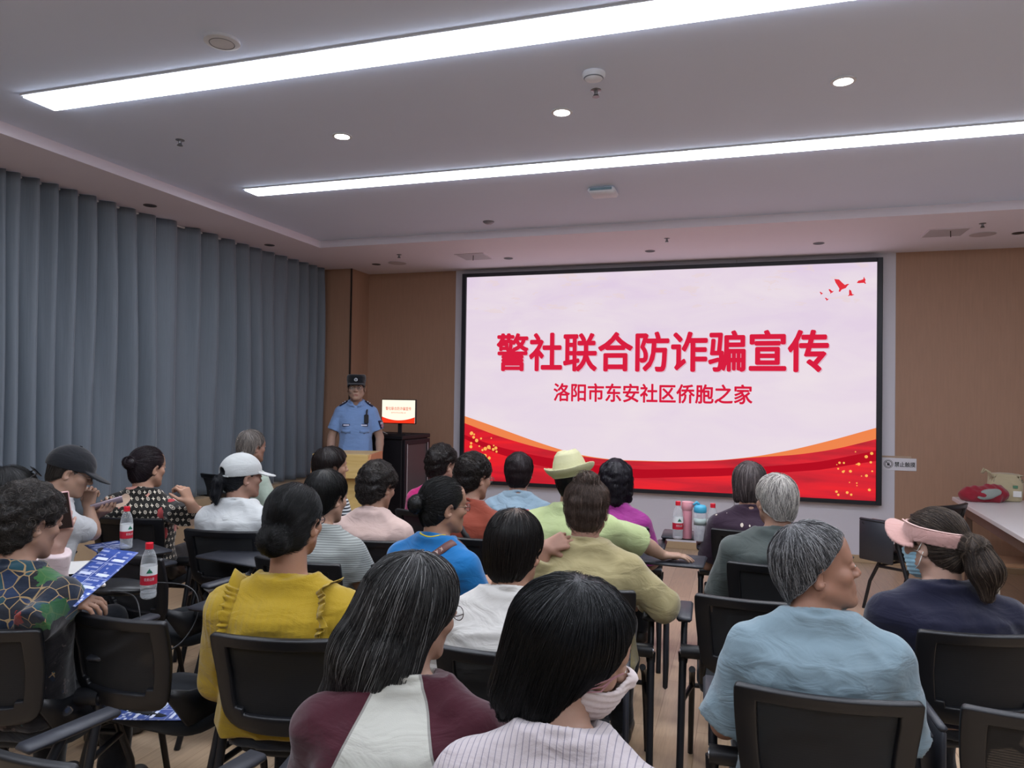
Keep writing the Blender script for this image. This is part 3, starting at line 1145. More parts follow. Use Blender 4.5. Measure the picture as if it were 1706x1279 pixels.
def water_bottle(loc, label, face=0.0, full=0.55, rz=0.0, lay=None):
    b = empty('water_bottle', loc, face, label=label, cat='bottle', group='plastic water bottles')
    if lay:
        b.rotation_euler = lay
    prof = [(0.0, 0.004), (0.022, 0.0), (0.030, 0.006), (0.0315, 0.02), (0.030, 0.035), (0.0315, 0.05), (0.0318, 0.055), (0.0318, 0.135), (0.0315, 0.14),
            (0.030, 0.152), (0.027, 0.170), (0.021, 0.188), (0.0145, 0.200), (0.0135, 0.208)]
    MB().lathe(prof, n=28).build('body', M_pet, b, smooth=True)
    wz = 0.02 + 0.17 * full
    pr2 = [(0.0, 0.006), (0.029, 0.008)] + [(r - 0.0015, z) for r, z in prof[3:] if z < wz]
    pr2 += [(np.interp(wz, [q[1] for q in prof[3:]], [q[0] for q in prof[3:]]) - 0.0015, wz), (0.0, wz)]
    MB().lathe(pr2, n=28).build('water', M_water, b, smooth=True, angle=50)
    MB().lathe([(0.0155, 0.203), (0.0155, 0.226), (0.014, 0.2275), (0.0, 0.2275)], n=24).build('cap', M_red, b, smooth=True, angle=40)
    lb = MB()
    lb.lathe([(0.0322, 0.060), (0.0324, 0.098)], n=28, cap=False)
    nf = len(lb.f)
    lb.lathe([(0.0324, 0.098), (0.0322, 0.135)], n=28, cap=False)
    lb.mi = [1] * (nf) + [0] * (len(lb.f) - nf)
    lb.f = lb.f
    lab = lb.build('label', [M_lw, M_lr], b, smooth=True)
    R0 = 0.0326
    text_mesh('lettering', '农夫山泉', (0.040, 0.013), lab, M_lw, Matrix.Translation((0, -R0, 0.083)) @ Matrix.Rotation(math.pi / 2, 4, 'X'), bold=0.02, wrap_r=R0, extrude=0.0004)
    tri = MB()
    for cx_, hgt, wd in ((0.0, 0.020, 0.010), (-0.005, 0.013, 0.007), (0.006, 0.012, 0.007)):
        tri.add([(cx_ - wd, -R0 - 0.0004, 0.108), (cx_ + wd, -R0 - 0.0004, 0.108), (cx_, -R0 - 0.0006, 0.108 + hgt)], [(0, 1, 2)])
    tri.build('mountain_mark', M_lg, lab)
    return b


def flyer_mat():
    g = G('blue_flyer_print')
    v = g.coord('Object')
    x, y, z = g.xyz(v)
    rows = g.math('GREATER_THAN', g.math('SINE', g.math('MULTIPLY', y, 330.0)), 0.3)
    blocks = g.noise(g.coord('Object', (34, 14, 1)), 1.0, 1.0)
    ink = g.math('MULTIPLY', rows, g.math('GREATER_THAN', blocks, 0.53))
    sheen = g.noise(v, 4.0, 2.0)
    bg = g.mix(sheen, lin('2f4488'), lin('4a63ad'))
    g.base(g.mix(g.math('MULTIPLY', ink, 0.55), bg, lin('c5cde6')))
    g.set(Roughness=0.3)
    return g.m


M_fly = flyer_mat()
M_flw = plain('flyer_white_print', 'd6dcee', 0.4)
M_paper = plain('paper_white', 'd8d6d2', 0.6, var=0.02)


def flyer(M, label, w=0.21, h=0.285, name='flyer', mat=None, curl=0.01, prints=True):
    t = empty(name, (0, 0, 0), label=label, cat='flyer')
    t.matrix_world = M
    xs = np.linspace(-w / 2, w / 2, 9)
    ys = np.linspace(-h / 2, h / 2, 11)
    P = [[(x, y, curl * math.sin(x * 14) + curl * 1.5 * (y / h) ** 2) for y in ys] for x in xs]
    o = MB().grid(P).build('sheet', mat or M_fly, t, smooth=True)
    md = o.modifiers.new('thick', 'SOLIDIFY')
    md.thickness = 0.0006
    if prints:
        m = MB()
        zf = lambda x, y: curl * math.sin(x * 14) + curl * 1.5 * (y / h) ** 2 + 0.0012

        def bar(x0, x1, y0, y1):
            m.add([(x0, y0, zf(x0, y0)), (x1, y0, zf(x1, y0)), (x1, y1, zf(x1, y1)), (x0, y1, zf(x0, y1))], [(0, 1, 2, 3)])
        bar(-0.001, 0.0008, -h / 2 + 0.01, h / 2 - 0.01)
        for cxx in (-w / 4, w / 4):
            for yy in (0.29, 0.02, -0.2):
                bar(cxx - 0.03, cxx + 0.03, h * yy, h * yy + 0.012)
            for (ya, yb) in ((0.25, 0.05), (-0.02, -0.17)):
                for q in (ya, yb):
                    bar(cxx - 0.042, cxx + 0.042, h * q, h * q + 0.0012)
                for q in (-0.042, 0.041):
                    bar(cxx + q, cxx + q + 0.0012, h * yb, h * ya)
            for k in range(5):
                a0 = cxx - 0.035 + 0.017 * k
                bar(a0, a0 + 0.010, -h * 0.30 - 0.012 * (k % 2), -h * 0.30 + 0.009 - 0.012 * (k % 2))
                bar(a0, a0 + 0.009, -h * 0.40 + 0.010 * (k % 2), -h * 0.40 + 0.008 + 0.010 * (k % 2))
        m.build('printed_panels', M_flw, o)
    return t
# ------------------------------------------------------------------ soft-body modelling: distance fields turned into smooth meshes
def axis(lo, hi, h, fine):
    """grid line positions, finer inside the given bands [(a, b, step)]"""
    xs = [lo]
    while xs[-1] < hi:
        st = h
        for a, b, s in fine:
            if a - 0.5 * s <= xs[-1] <= b:
                st = min(st, s)
            elif xs[-1] < a < xs[-1] + st:
                st = min(st, max(s, a - xs[-1]))
        xs.append(xs[-1] + st)
    return np.array(xs, np.float32)


class Vol:
    BIG = 0.09

    def __init__(s, lo, hi, h, fine=()):
        s.ax = [axis(lo[i], hi[i], h, [(f[0][i], f[1][i], f[2]) for f in fine]) for i in range(3)]
        s.v = np.full([len(a) for a in s.ax], s.BIG, np.float32)

    def blk(s, lo, hi):
        sl = []
        for i in range(3):
            a = max(0, int(np.searchsorted(s.ax[i], lo[i])) - 1)
            b = min(len(s.ax[i]), int(np.searchsorted(s.ax[i], hi[i])) + 1)
            if b - a < 2:
                return None, None
            sl.append(slice(a, b))
        P = np.meshgrid(*[s.ax[i][sl[i]] for i in range(3)], indexing='ij', sparse=True)
        return tuple(sl), P

    def add(s, lo, hi, fn, k=0.0, mode='u', m=0.035):
        sl, P = s.blk(np.array(lo) - m - k, np.array(hi) + m + k)
        if sl is None:
            return
        d = fn(P)
        cur = s.v[sl]
        if mode == 'u':
            s.v[sl] = smin(cur, d, k)
        elif mode == 's':
            s.v[sl] = -smin(-cur, d, k)
        elif mode == 'i':
            s.v[sl] = -smin(-cur, -d, k)

    def cone(s, a, b, ra, rb, k=0.0, mode='u'):
        a, b = np.array(a, float), np.array(b, float)
        r = max(ra, rb)
        s.add(np.minimum(a, b) - r, np.maximum(a, b) + r, lambda P: cone(P, a, b, ra, rb), k, mode)

    def ell(s, c, r, k=0.0, R=None, mode='u'):
        c, r = np.array(c, float), np.array(r, float)
        e = np.full(3, r.max()) if R is not None else r
        s.add(c - e, c + e, lambda P: ell(P, c, r, R), k, mode)

    def all(s):
        return np.meshgrid(*s.ax, indexing='ij', sparse=True)

    def mesh(s):
        return surface_nets(s.v, s.ax)

    def sample(s, P):
        """trilinear value at points (N,3)"""
        idx, fr = [], []
        for i in range(3):
            a = s.ax[i]
            j = np.clip(np.searchsorted(a, P[:, i]) - 1, 0, len(a) - 2)
            idx.append(j)
            fr.append(np.clip((P[:, i] - a[j]) / (a[j + 1] - a[j]), 0, 1))
        out = 0
        for dx in (0, 1):
            for dy in (0, 1):
                for dz in (0, 1):
                    w = (fr[0] if dx else 1 - fr[0]) * (fr[1] if dy else 1 - fr[1]) * (fr[2] if dz else 1 - fr[2])
                    out = out + w * s.v[idx[0] + dx, idx[1] + dy, idx[2] + dz]
        return out

    def grad(s, P, e=0.004):
        g = np.stack([s.sample(P + np.eye(3)[i] * e) - s.sample(P - np.eye(3)[i] * e) for i in range(3)], -1)
        return g / (np.linalg.norm(g, axis=1, keepdims=True) + 1e-9)


def smin(a, b, k):
    if k <= 0:
        return np.minimum(a, b)
    h = np.clip(0.5 + 0.5 * (b - a) / k, 0, 1)
    return b + (a - b) * h - k * h * (1 - h)


def cone(P, a, b, ra, rb):
    X, Y, Z = P
    ab = b - a
    L2 = float(ab @ ab) + 1e-12
    t = np.clip(((X - a[0]) * ab[0] + (Y - a[1]) * ab[1] + (Z - a[2]) * ab[2]) / L2, 0, 1)
    return np.sqrt((X - a[0] - t * ab[0]) ** 2 + (Y - a[1] - t * ab[1]) ** 2 + (Z - a[2] - t * ab[2]) ** 2) - (ra + (rb - ra) * t)


def ell(P, c, r, R=None):
    X, Y, Z = P[0] - c[0], P[1] - c[1], P[2] - c[2]
    if R is not None:
        X, Y, Z = (X * R[0][0] + Y * R[1][0] + Z * R[2][0], X * R[0][1] + Y * R[1][1] + Z * R[2][1], X * R[0][2] + Y * R[1][2] + Z * R[2][2])
    k0 = np.sqrt((X / r[0]) ** 2 + (Y / r[1]) ** 2 + (Z / r[2]) ** 2) + 1e-9
    k1 = np.sqrt((X / r[0] ** 2) ** 2 + (Y / r[1] ** 2) ** 2 + (Z / r[2] ** 2) ** 2) + 1e-9
    return k0 * (k0 - 1) / k1


def loft(P, K, inf=0.0):
    """stack of ellipses: K rows (z, cx, cy, a, b)"""
    X, Y, Z = P
    z = K[:, 0]
    cx, cy, a, b = (np.interp(Z, z, K[:, i]) for i in range(1, 5))
    a, b = a + inf, b + inf
    x, y = (X - cx), (Y - cy)
    k0 = ((np.abs(x / a)) ** 2.3 + (np.abs(y / b)) ** 2.3) ** (1 / 2.3) + 1e-9
    d = (k0 - 1) * np.minimum(a, b) * np.clip(0.75 + 0.25 * np.minimum(a, b) / np.maximum(a, b), 0, 1)
    return np.maximum(np.maximum(d, z[0] - inf - Z), Z - z[-1] - inf)


def box_sd(P, c, h):
    q = [np.abs(P[i] - c[i]) - h[i] for i in range(3)]
    return np.maximum(np.maximum(q[0], q[1]), q[2])


def wob(P, freq, seed, n=6, sq=(1, 1, 1)):
    r = np.random.default_rng(seed)
    out = 0
    for _ in range(n):
        k = r.normal(size=3)
        k = k / np.linalg.norm(k) * freq * r.uniform(0.6, 1.4)
        out = out + np.sin(P[0] * k[0] * sq[0] + P[1] * k[1] * sq[1] + P[2] * k[2] * sq[2] + r.uniform(0, 6.28))
    return out / n ** 0.5


CORN = [(i, j, k) for i in (0, 1) for j in (0, 1) for k in (0, 1)]
EDG = [(a, b) for ai, a in enumerate(CORN) for b in CORN[ai + 1:] if sum(abs(p - q) for p, q in zip(a, b)) == 1]


def surface_nets(v, ax):
    """smooth quad mesh of the zero level on a (non-uniform) grid"""
    ins = v < 0
    n = v.shape
    c = np.zeros([k - 1 for k in n], np.uint8)
    for o in CORN:
        c += ins[o[0]:n[0] - 1 + o[0], o[1]:n[1] - 1 + o[1], o[2]:n[2] - 1 + o[2]]
    mixed = (c > 0) & (c < 8)
    ci = np.argwhere(mixed)
    idx = np.full(mixed.shape, -1, np.int64)
    idx[mixed] = np.arange(len(ci))
    acc = np.zeros((len(ci), 3))
    cnt = np.zeros(len(ci))
    for a, b in EDG:
        A, B = ci + a, ci + b
        va, vb = v[A[:, 0], A[:, 1], A[:, 2]], v[B[:, 0], B[:, 1], B[:, 2]]
        cr = (va < 0) != (vb < 0)
        t = np.where(cr, va / (va - vb + 1e-12), 0)
        pa = np.stack([ax[i][A[:, i]] for i in range(3)], -1)
        pb = np.stack([ax[i][B[:, i]] for i in range(3)], -1)
        acc += np.where(cr[:, None], pa + (pb - pa) * t[:, None], 0)
        cnt += cr
    V = acc / np.maximum(cnt, 1)[:, None]
    F = []
    for d in range(3):
        sl0 = [slice(None)] * 3
        sl1 = [slice(None)] * 3
        sl0[d], sl1[d] = slice(0, -1), slice(1, None)
        s0, s1 = ins[tuple(sl0)], ins[tuple(sl1)]
        e = np.argwhere(s0 != s1)
        o = [i for i in range(3) if i != d]
        ok = (e[:, o[0]] > 0) & (e[:, o[1]] > 0) & (e[:, o[0]] < n[o[0]] - 1) & (e[:, o[1]] < n[o[1]] - 1)
        e = e[ok]
        q = []
        for da, db in ((-1, -1), (0, -1), (0, 0), (-1, 0)):
            k = e.copy()
            k[:, o[0]] += da
            k[:, o[1]] += db
            q.append(idx[k[:, 0], k[:, 1], k[:, 2]])
        q = np.stack(q, -1)
        flip = s0[e[:, 0], e[:, 1], e[:, 2]]
        if d == 1:
            flip = ~flip
        q = np.where(flip[:, None], q, q[:, ::-1])
        F.append(q)
    F = np.concatenate(F)
    F = F[(F >= 0).all(1)]
    return V, F


def np_mesh(name, V, F, mats, parent=None, mi=None, smooth=True, attr=None):
    me = bpy.data.meshes.new(name)
    me.vertices.add(len(V))
    me.vertices.foreach_set('co', np.asarray(V, np.float32).ravel())
    k = F.shape[1]
    me.loops.add(F.size)
    me.loops.foreach_set('vertex_index', F.astype(np.int32).ravel())
    me.polygons.add(len(F))
    me.polygons.foreach_set('loop_start', np.arange(0, F.size, k, dtype=np.int32))
    me.polygons.foreach_set('use_smooth', np.full(len(F), smooth))
    o = link(name, me, parent, mats)
    if mi is not None:
        me.polygons.foreach_set('material_index', np.asarray(mi, np.int32))
    if attr is not None:
        a = me.attributes.new('tone', 'FLOAT', 'POINT')
        a.data.foreach_set('value', np.asarray(attr, np.float32))
    me.update(calc_edges=True)
    me.validate()
    return o


def rotm(yaw=0.0, pitch=0.0, roll=0.0):
    """columns are local axes; yaw about z (left positive), pitch nods forward-down, roll tilts towards +x"""
    y, p, r = math.radians(yaw), math.radians(-pitch), math.radians(roll)
    Rz = np.array([[math.cos(y), -math.sin(y), 0], [math.sin(y), math.cos(y), 0], [0, 0, 1]])
    Rx = np.array([[1, 0, 0], [0, math.cos(p), -math.sin(p)], [0, math.sin(p), math.cos(p)]])
    Ry = np.array([[math.cos(r), 0, math.sin(r)], [0, 1, 0], [-math.sin(r), 0, math.cos(r)]])
    return Rz @ Rx @ Ry


# ------------------------------------------------------------------ head
def A3(*p):
    return np.array(p, float)


def head_sd(q, soft=0.0):
    d = ell(q, (0, -0.014, 0.030), (0.0765, 0.097, 0.087))
    d = smin(d, ell(q, (0, 0.030, -0.040), (0.0625 + soft, 0.064, 0.080)), 0.03)
    for sx in (-1, 1):
        d = smin(d, cone(q, A3(sx * 0.056, 0.0, -0.055), A3(sx * 0.016, 0.076, -0.098), 0.021, 0.016), 0.025)
        d = smin(d, ell(q, (sx * 0.042, 0.060, -0.022), (0.026, 0.024, 0.022)), 0.02)
    d = smin(d, ell(q, (0, 0.080, -0.098), (0.021, 0.018, 0.017)), 0.018)
    d = smin(d, ell(q, (0, 0.079, -0.062), (0.030, 0.018, 0.024)), 0.015)
    d = smin(d, cone(q, A3(-0.038, 0.078, 0.024), A3(0.038, 0.078, 0.024), 0.012, 0.012), 0.02)
    d = smin(d, ell(q, (0, 0.060, 0.055), (0.055, 0.028, 0.04)), 0.03)
    for sx in (-1, 1):      # eye sockets
        d = -smin(-d, ell(q, (sx * 0.032, 0.100, 0.004), (0.020, 0.016, 0.012)), 0.012)
    d = smin(d, cone(q, A3(0, 0.088, 0.012), A3(0, 0.108, -0.024), 0.0075, 0.0115), 0.012)
    for sx in (-1, 1):
        d = smin(d, ell(q, (sx * 0.013, 0.099, -0.028), (0.0085, 0.011, 0.008)), 0.006)
        d = smin(d, ell(q, (sx * 0.032, 0.085, 0.004), (0.0165, 0.0125, 0.011)), 0.004)   # lids
    d = smin(d, cone(q, A3(-0.018, 0.090, -0.060), A3(0.018, 0.090, -0.060), 0.0055, 0.0055), 0.007)
    d = smin(d, cone(q, A3(-0.015, 0.090, -0.0715), A3(0.015, 0.090, -0.0715), 0.0065, 0.0065), 0.007)
    d = -smin(-d, cone(q, A3(-0.021, 0.0985, -0.0655), A3(0.021, 0.0985, -0.0655), 0.0022, 0.0022), 0.004)
    for sx in (-1, 1):      # ears
        R = rotm(-sx * 28, 12, 0)
        e = ell(q, (sx * 0.0825, -0.012, -0.014), (0.008, 0.020, 0.033), R)
        e = -smin(-e, ell(q, (sx * 0.092, -0.006, -0.012), (0.010, 0.011, 0.020), R), 0.006)
        d = smin(d, e, 0.006)
    return d


SKINS = {}


def skin(tone):
    if tone not in SKINS:
        g = G('skin_%d' % len(SKINS))
        v = g.coord('Object')
        n = g.noise(v, 26, 4)
        c = lin(tone)
        gr = sum(c[:3]) / 3
        c = tuple((k * 0.80 + gr * 0.20) * 0.86 for k in c[:3])
        g.base(g.mix(n, tuple(k * 0.88 for k in c[:3]) + (1,), (min(1, c[0] * 1.10), c[1] * 1.05, c[2] * 1.04, 1)))
        g.set(Roughness=0.5)
        g.b.inputs['Specular IOR Level'].default_value = 0.35
        g.b.inputs['Subsurface Weight'].default_value = 0.12
        g.b.inputs['Subsurface Radius'].default_value = (0.012, 0.005, 0.003)
        g.b.inputs['Subsurface Scale'].default_value = 0.5
        g.bump(g.noise(v, 350, 2), 0.06, 0.002)
        SKINS[tone] = g.m
    return SKINS[tone]


M_lip = plain('lip', '8d5a4f', 0.5)
M_eyew = G('eye_surface')
_x, _y, _z = M_eyew.xyz(M_eyew.coord('Object'))
_r = M_eyew.math('SQRT', M_eyew.math('ADD', M_eyew.math('MULTIPLY', _x, _x), M_eyew.math('MULTIPLY', _z, _z)))
M_eyew.base(M_eyew.mix(M_eyew.math('LESS_THAN', _r, 0.0085), lin('cfc8c0'), lin('1d130f')))
M_eyew.set(Roughness=0.15)
M_eyew = M_eyew.m
_em = MB().lathe([(0.0, -0.0125)] + [(0.0125 * math.sin(a), -0.0125 * math.cos(a)) for a in np.linspace(0.2, 2.94, 12)] + [(0.0, 0.0125)], n=16)
EYE_ME = _em.build('eye', M_eyew, smooth=True)
EYE_MESH = EYE_ME.data
bpy.data.objects.remove(EYE_ME)

HAIRM = {}


def hair_mat(dark, light, rough=0.38):
    key = (dark, light)
    if key not in HAIRM:
        g = G('hair_%d' % len(HAIRM))
        at_ = g.n('ShaderNodeAttribute', attribute_name='tone')
        c0, c1 = lin(dark), lin(light)
        g.base(g.mix(at_.outputs['Fac'], c0, c1))
        g.set(Roughness=rough)
        g.b.inputs['Specular IOR Level'].default_value = 0.32
        n = g.noise(g.coord('Object', (120, 120, 18)), 3.0, 3.0)
        g.bump(n, 0.4, 0.004)
        HAIRM[key] = g.m
    return HAIRM[key]


def norm(v):
    return v / (np.linalg.norm(v, axis=-1, keepdims=True) + 1e-9)


def make_hair(parent, M, h, near):
    """h: dict(dark, light, t, hairline, nape, vols, cuts, curl, flow, n, grey ...) in the head frame"""
    t = h.get('t', 0.007)
    res = h.get('res', 0.0042 if near else 0.0055)
    lo, hi = np.array(h.get('lo', (-0.13, -0.17, -0.14))), np.array(h.get('hi', (0.13, 0.14, 0.17)))
    V = Vol(lo, hi, res)
    P = V.all()
    d = ell(P, (0, -0.014, 0.031), (0.0785 + t, 0.099 + t, 0.089 + t))
    d = smin(d, ell(P, (0, -0.042, -0.030), (0.062 + t, 0.058 + t, 0.075 + t)), 0.03)
    fr = h.get('front', (0.088, 0.068))
    np_ = h.get('nape', (-0.052, -0.088))
    tx, tz = fr[0] - np_[0], fr[1] - np_[1]
    L = math.hypot(tx, tz)
    nx, nz = tz / L, -tx / L           # points to the face side
    bulge = h.get('side', 0.0)
    cut = (P[1] - fr[0]) * nx + (P[2] - fr[1]) * nz - bulge * np.exp(-((P[2] + 0.0) / 0.03) ** 2)
    d = -smin(-d, -cut, 0.008)
    for vsp in h.get('vols', ()):
        if len(vsp) == 4 and np.isscalar(vsp[3]):
            vd = cone(P, A3(*vsp[0]), A3(*vsp[1]), vsp[2], vsp[3])
            k = 0.02
        elif len(vsp) == 5:
            vd = cone(P, A3(*vsp[0]), A3(*vsp[1]), vsp[2], vsp[3])
            k = vsp[4]
        else:
            vd = ell(P, vsp[0], vsp[1])
            k = vsp[2] if len(vsp) > 2 else 0.015
        d = smin(d, vd, k)
    if h.get('ears', True):
        for sx in (-1, 1):
            d = -smin(-d, ell(P, (sx * 0.090, 0.000, -0.022), (0.036, 0.027, 0.036)), 0.006)
    for c in h.get('carve', ()):
        d = -smin(-d, ell(P, c[0], c[1]), 0.008)
    if 'floor' in h:
        d = np.maximum(d, h['floor'] - P[2] + 0.006 * np.sin(P[0] * 160) * np.sin(P[1] * 140))
    if h.get('curl'):
        d = d + h['curl'] * (wob(P, 95, h.get('seed', 1)) * 0.7 + wob(P, 190, h.get('seed', 1) + 5) * 0.4)
    elif h.get('lock', 0.0015):
        d = d + h.get('lock', 0.0015) * wob(P, 130, 4, 6, (1, 1, 0.25))
    V.v = d.astype(np.float32)
    mv, mf = V.mesh()
    ntri = len(mv)
    r = np.random.default_rng(h.get('seed', 1))
    n = h.get('n', 2200 if near else 700)
    flow = h.get('flow', 'crown')
    # strands
    fi = r.integers(0, len(mf), n)
    w = r.dirichlet((1, 1, 1, 1), n)
    p = (mv[mf[fi]] * w[:, :, None]).sum(1)
    steps = h.get('steps', 9)
    sl = h.get('step', 0.011)
    off = r.uniform(0.0, 1.0, n) ** 2 * h.get('fuzz', 0.005) + 0.0006
    C = np.array(h.get('crown', (0.008, -0.055, 0.12)))
    B = np.array(h.get('bun', (0, -0.1, 0)))
    rnd = norm(r.normal(size=(n, 3)))
    path = []
    up = np.array((0, 0, 1.0))
    vel = None
    for s in range(steps):
        g = V.grad(p)
        p = p - (V.sample(p) - off)[:, None] * g * 0.9
        path.append(p.copy())
        if flow == 'crown':
            dr = norm(p - C) + np.array((0, 0, -0.55)) + rnd * h.get('messy', 0.15)
        elif flow == 'bun':
            dr = norm(B - p) + rnd * 0.10
        elif flow == 'down':
            dr = norm(p - C) * 0.5 + np.array((0, 0, -1.0)) + rnd * h.get('messy', 0.08) + np.array(h.get('wind', (0, 0, 0)))
        elif flow == 'front':
            dr = np.array((0, 0.9, -0.2)) + rnd * h.get('messy', 0.25) + norm(p - C) * 0.4
        else:
            ax_ = norm(g)
            if vel is None:
                vel = rnd
            dr = norm(np.cross(ax_, vel)) * 0.8 + vel
            vel = norm(dr)
        dr = norm(dr)
        dr = dr - g * (dr * g).sum(1, keepdims=True) * 0.92
        p = p + norm(dr) * sl * r.uniform(0.85, 1.15, (n, 1))
    path = np.stack(path, 1)
    rad = h.get('rad', 0.0007 if near else 0.0011)
    tip = np.linspace(1.0, 0.35, steps)
    T = norm(np.gradient(path, axis=1))
    Nn = norm(np.cross(T, np.array((0.13, 0.31, 0.94))))
    Bn = np.cross(T, Nn)
    ring = []
    for k in range(3):
        a = 2 * math.pi * k / 3
        ring.append(path + rad * tip[None, :, None] * (math.cos(a) * Nn + math.sin(a) * Bn))
    sv = np.stack(ring, 2).reshape(-1, 3)
    base = np.arange(n)[:, None] * steps * 3 + np.arange(steps - 1)[None, :] * 3
    sf = np.concatenate([np.stack([base + k, base + (k + 1) % 3, base + 3 + (k + 1) % 3, base + 3 + k], -1).reshape(-1, 4) for k in range(3)])
    grey = h.get('grey', 0.0)
    tone = np.where(r.random(n) < grey, r.uniform(0.6, 1.0, n), r.uniform(0.0, h.get('tmax', 0.22), n))
    gz = h.get('grey_zone')
    if gz:                              # (centre, radius): a streak of grey strands
        q = np.exp(-(((path[:, 0] - np.array(gz[0])) / np.array(gz[1])) ** 2).sum(1))
        tone = np.maximum(tone, q * r.uniform(0.5, 1.0, n))
    capt = np.full(ntri, grey * 0.7)
    bald = h.get('bald')
    if bald:
        keep = np.exp(-(((path[:, 2] - np.array(bald[0])) / bald[1]) ** 2).sum(1)) < r.uniform(0.25, 1.3, n)
        sel = np.repeat(keep, steps * 3)
        fk = np.repeat(keep, (steps - 1))
        sf = sf.reshape(3, n * (steps - 1), 4)[:, fk].reshape(-1, 4)
        capt = np.maximum(capt, np.exp(-(((mv - np.array(bald[0])) / bald[1]) ** 2).sum(1)) * bald[2])
    allv = np.concatenate([mv, sv])
    allf = np.concatenate([mf, sf + ntri])
    tones = np.concatenate([capt, np.repeat(tone, steps * 3)])
    o = np_mesh('hair', allv, allf, [hair_mat(h.get('dark', '15120f'), h.get('light', '8c8986'), h.get('rough', 0.38))], parent, attr=tones)
    o.matrix_parent_inverse = Matrix.Identity(4)
    o.matrix_basis = M
    return o


def hand_prims(wr, dr, pn, side, curl=25.0, spread=0.0, sc=1.0):
    wr, dr, pn = A3(*wr), norm(A3(*dr)), A3(*pn)
    pn = norm(pn - dr * (pn @ dr))
    T = -side * np.cross(pn, dr)
    out = []
    c0 = math.radians(curl)
    for k, (o, ln, r0) in enumerate(((0.028, 0.076, 0.0085), (0.009, 0.084, 0.0088), (-0.010, 0.078, 0.0085), (-0.028, 0.060, 0.0075))):
        kn = wr + dr * (0.086 - 0.004 * abs(k - 1)) * sc + T * o * sc
        out.append((wr + T * o * 0.55 * sc + dr * 0.012, kn, 0.0145 * sc, 0.0115 * sc, 0.012))
        ang = c0 * (0.55 + 0.12 * k) + math.radians(spread)
        p = kn
        fd = norm(dr + T * (0.10 - 0.07 * k))
        for q, f in enumerate((0.45, 0.31, 0.24)):
            dd = norm(fd * math.cos(ang) + pn * math.sin(ang))
            e = p + dd * ln * f * sc
            out.append((p, e, r0 * sc * (1 - 0.08 * q), r0 * sc * (0.94 - 0.08 * q), 0.004))
            p = e
            ang += c0 * (1.0 - 0.15 * q)
    b = wr + dr * 0.022 * sc + T * 0.022 * sc
    t1 = norm(dr * 0.62 + T * 0.62 + pn * 0.42)
    t2 = norm(dr * 0.85 + T * 0.15 + pn * (0.35 + 0.3 * math.sin(c0)))
    m = b + t1 * 0.042 * sc
    m2 = m + t2 * 0.032 * sc
    m3 = m2 + norm(t2 - T * 0.12) * 0.024 * sc
    out += [(wr, b, 0.015 * sc, 0.014 * sc, 0.012), (b, m, 0.0135 * sc, 0.0105 * sc, 0.008), (m, m2, 0.0100 * sc, 0.0090 * sc, 0.004), (m2, m3, 0.0088 * sc, 0.0070 * sc, 0.004)]
    return out


# ------------------------------------------------------------------ whole people
PEOPLE = {}


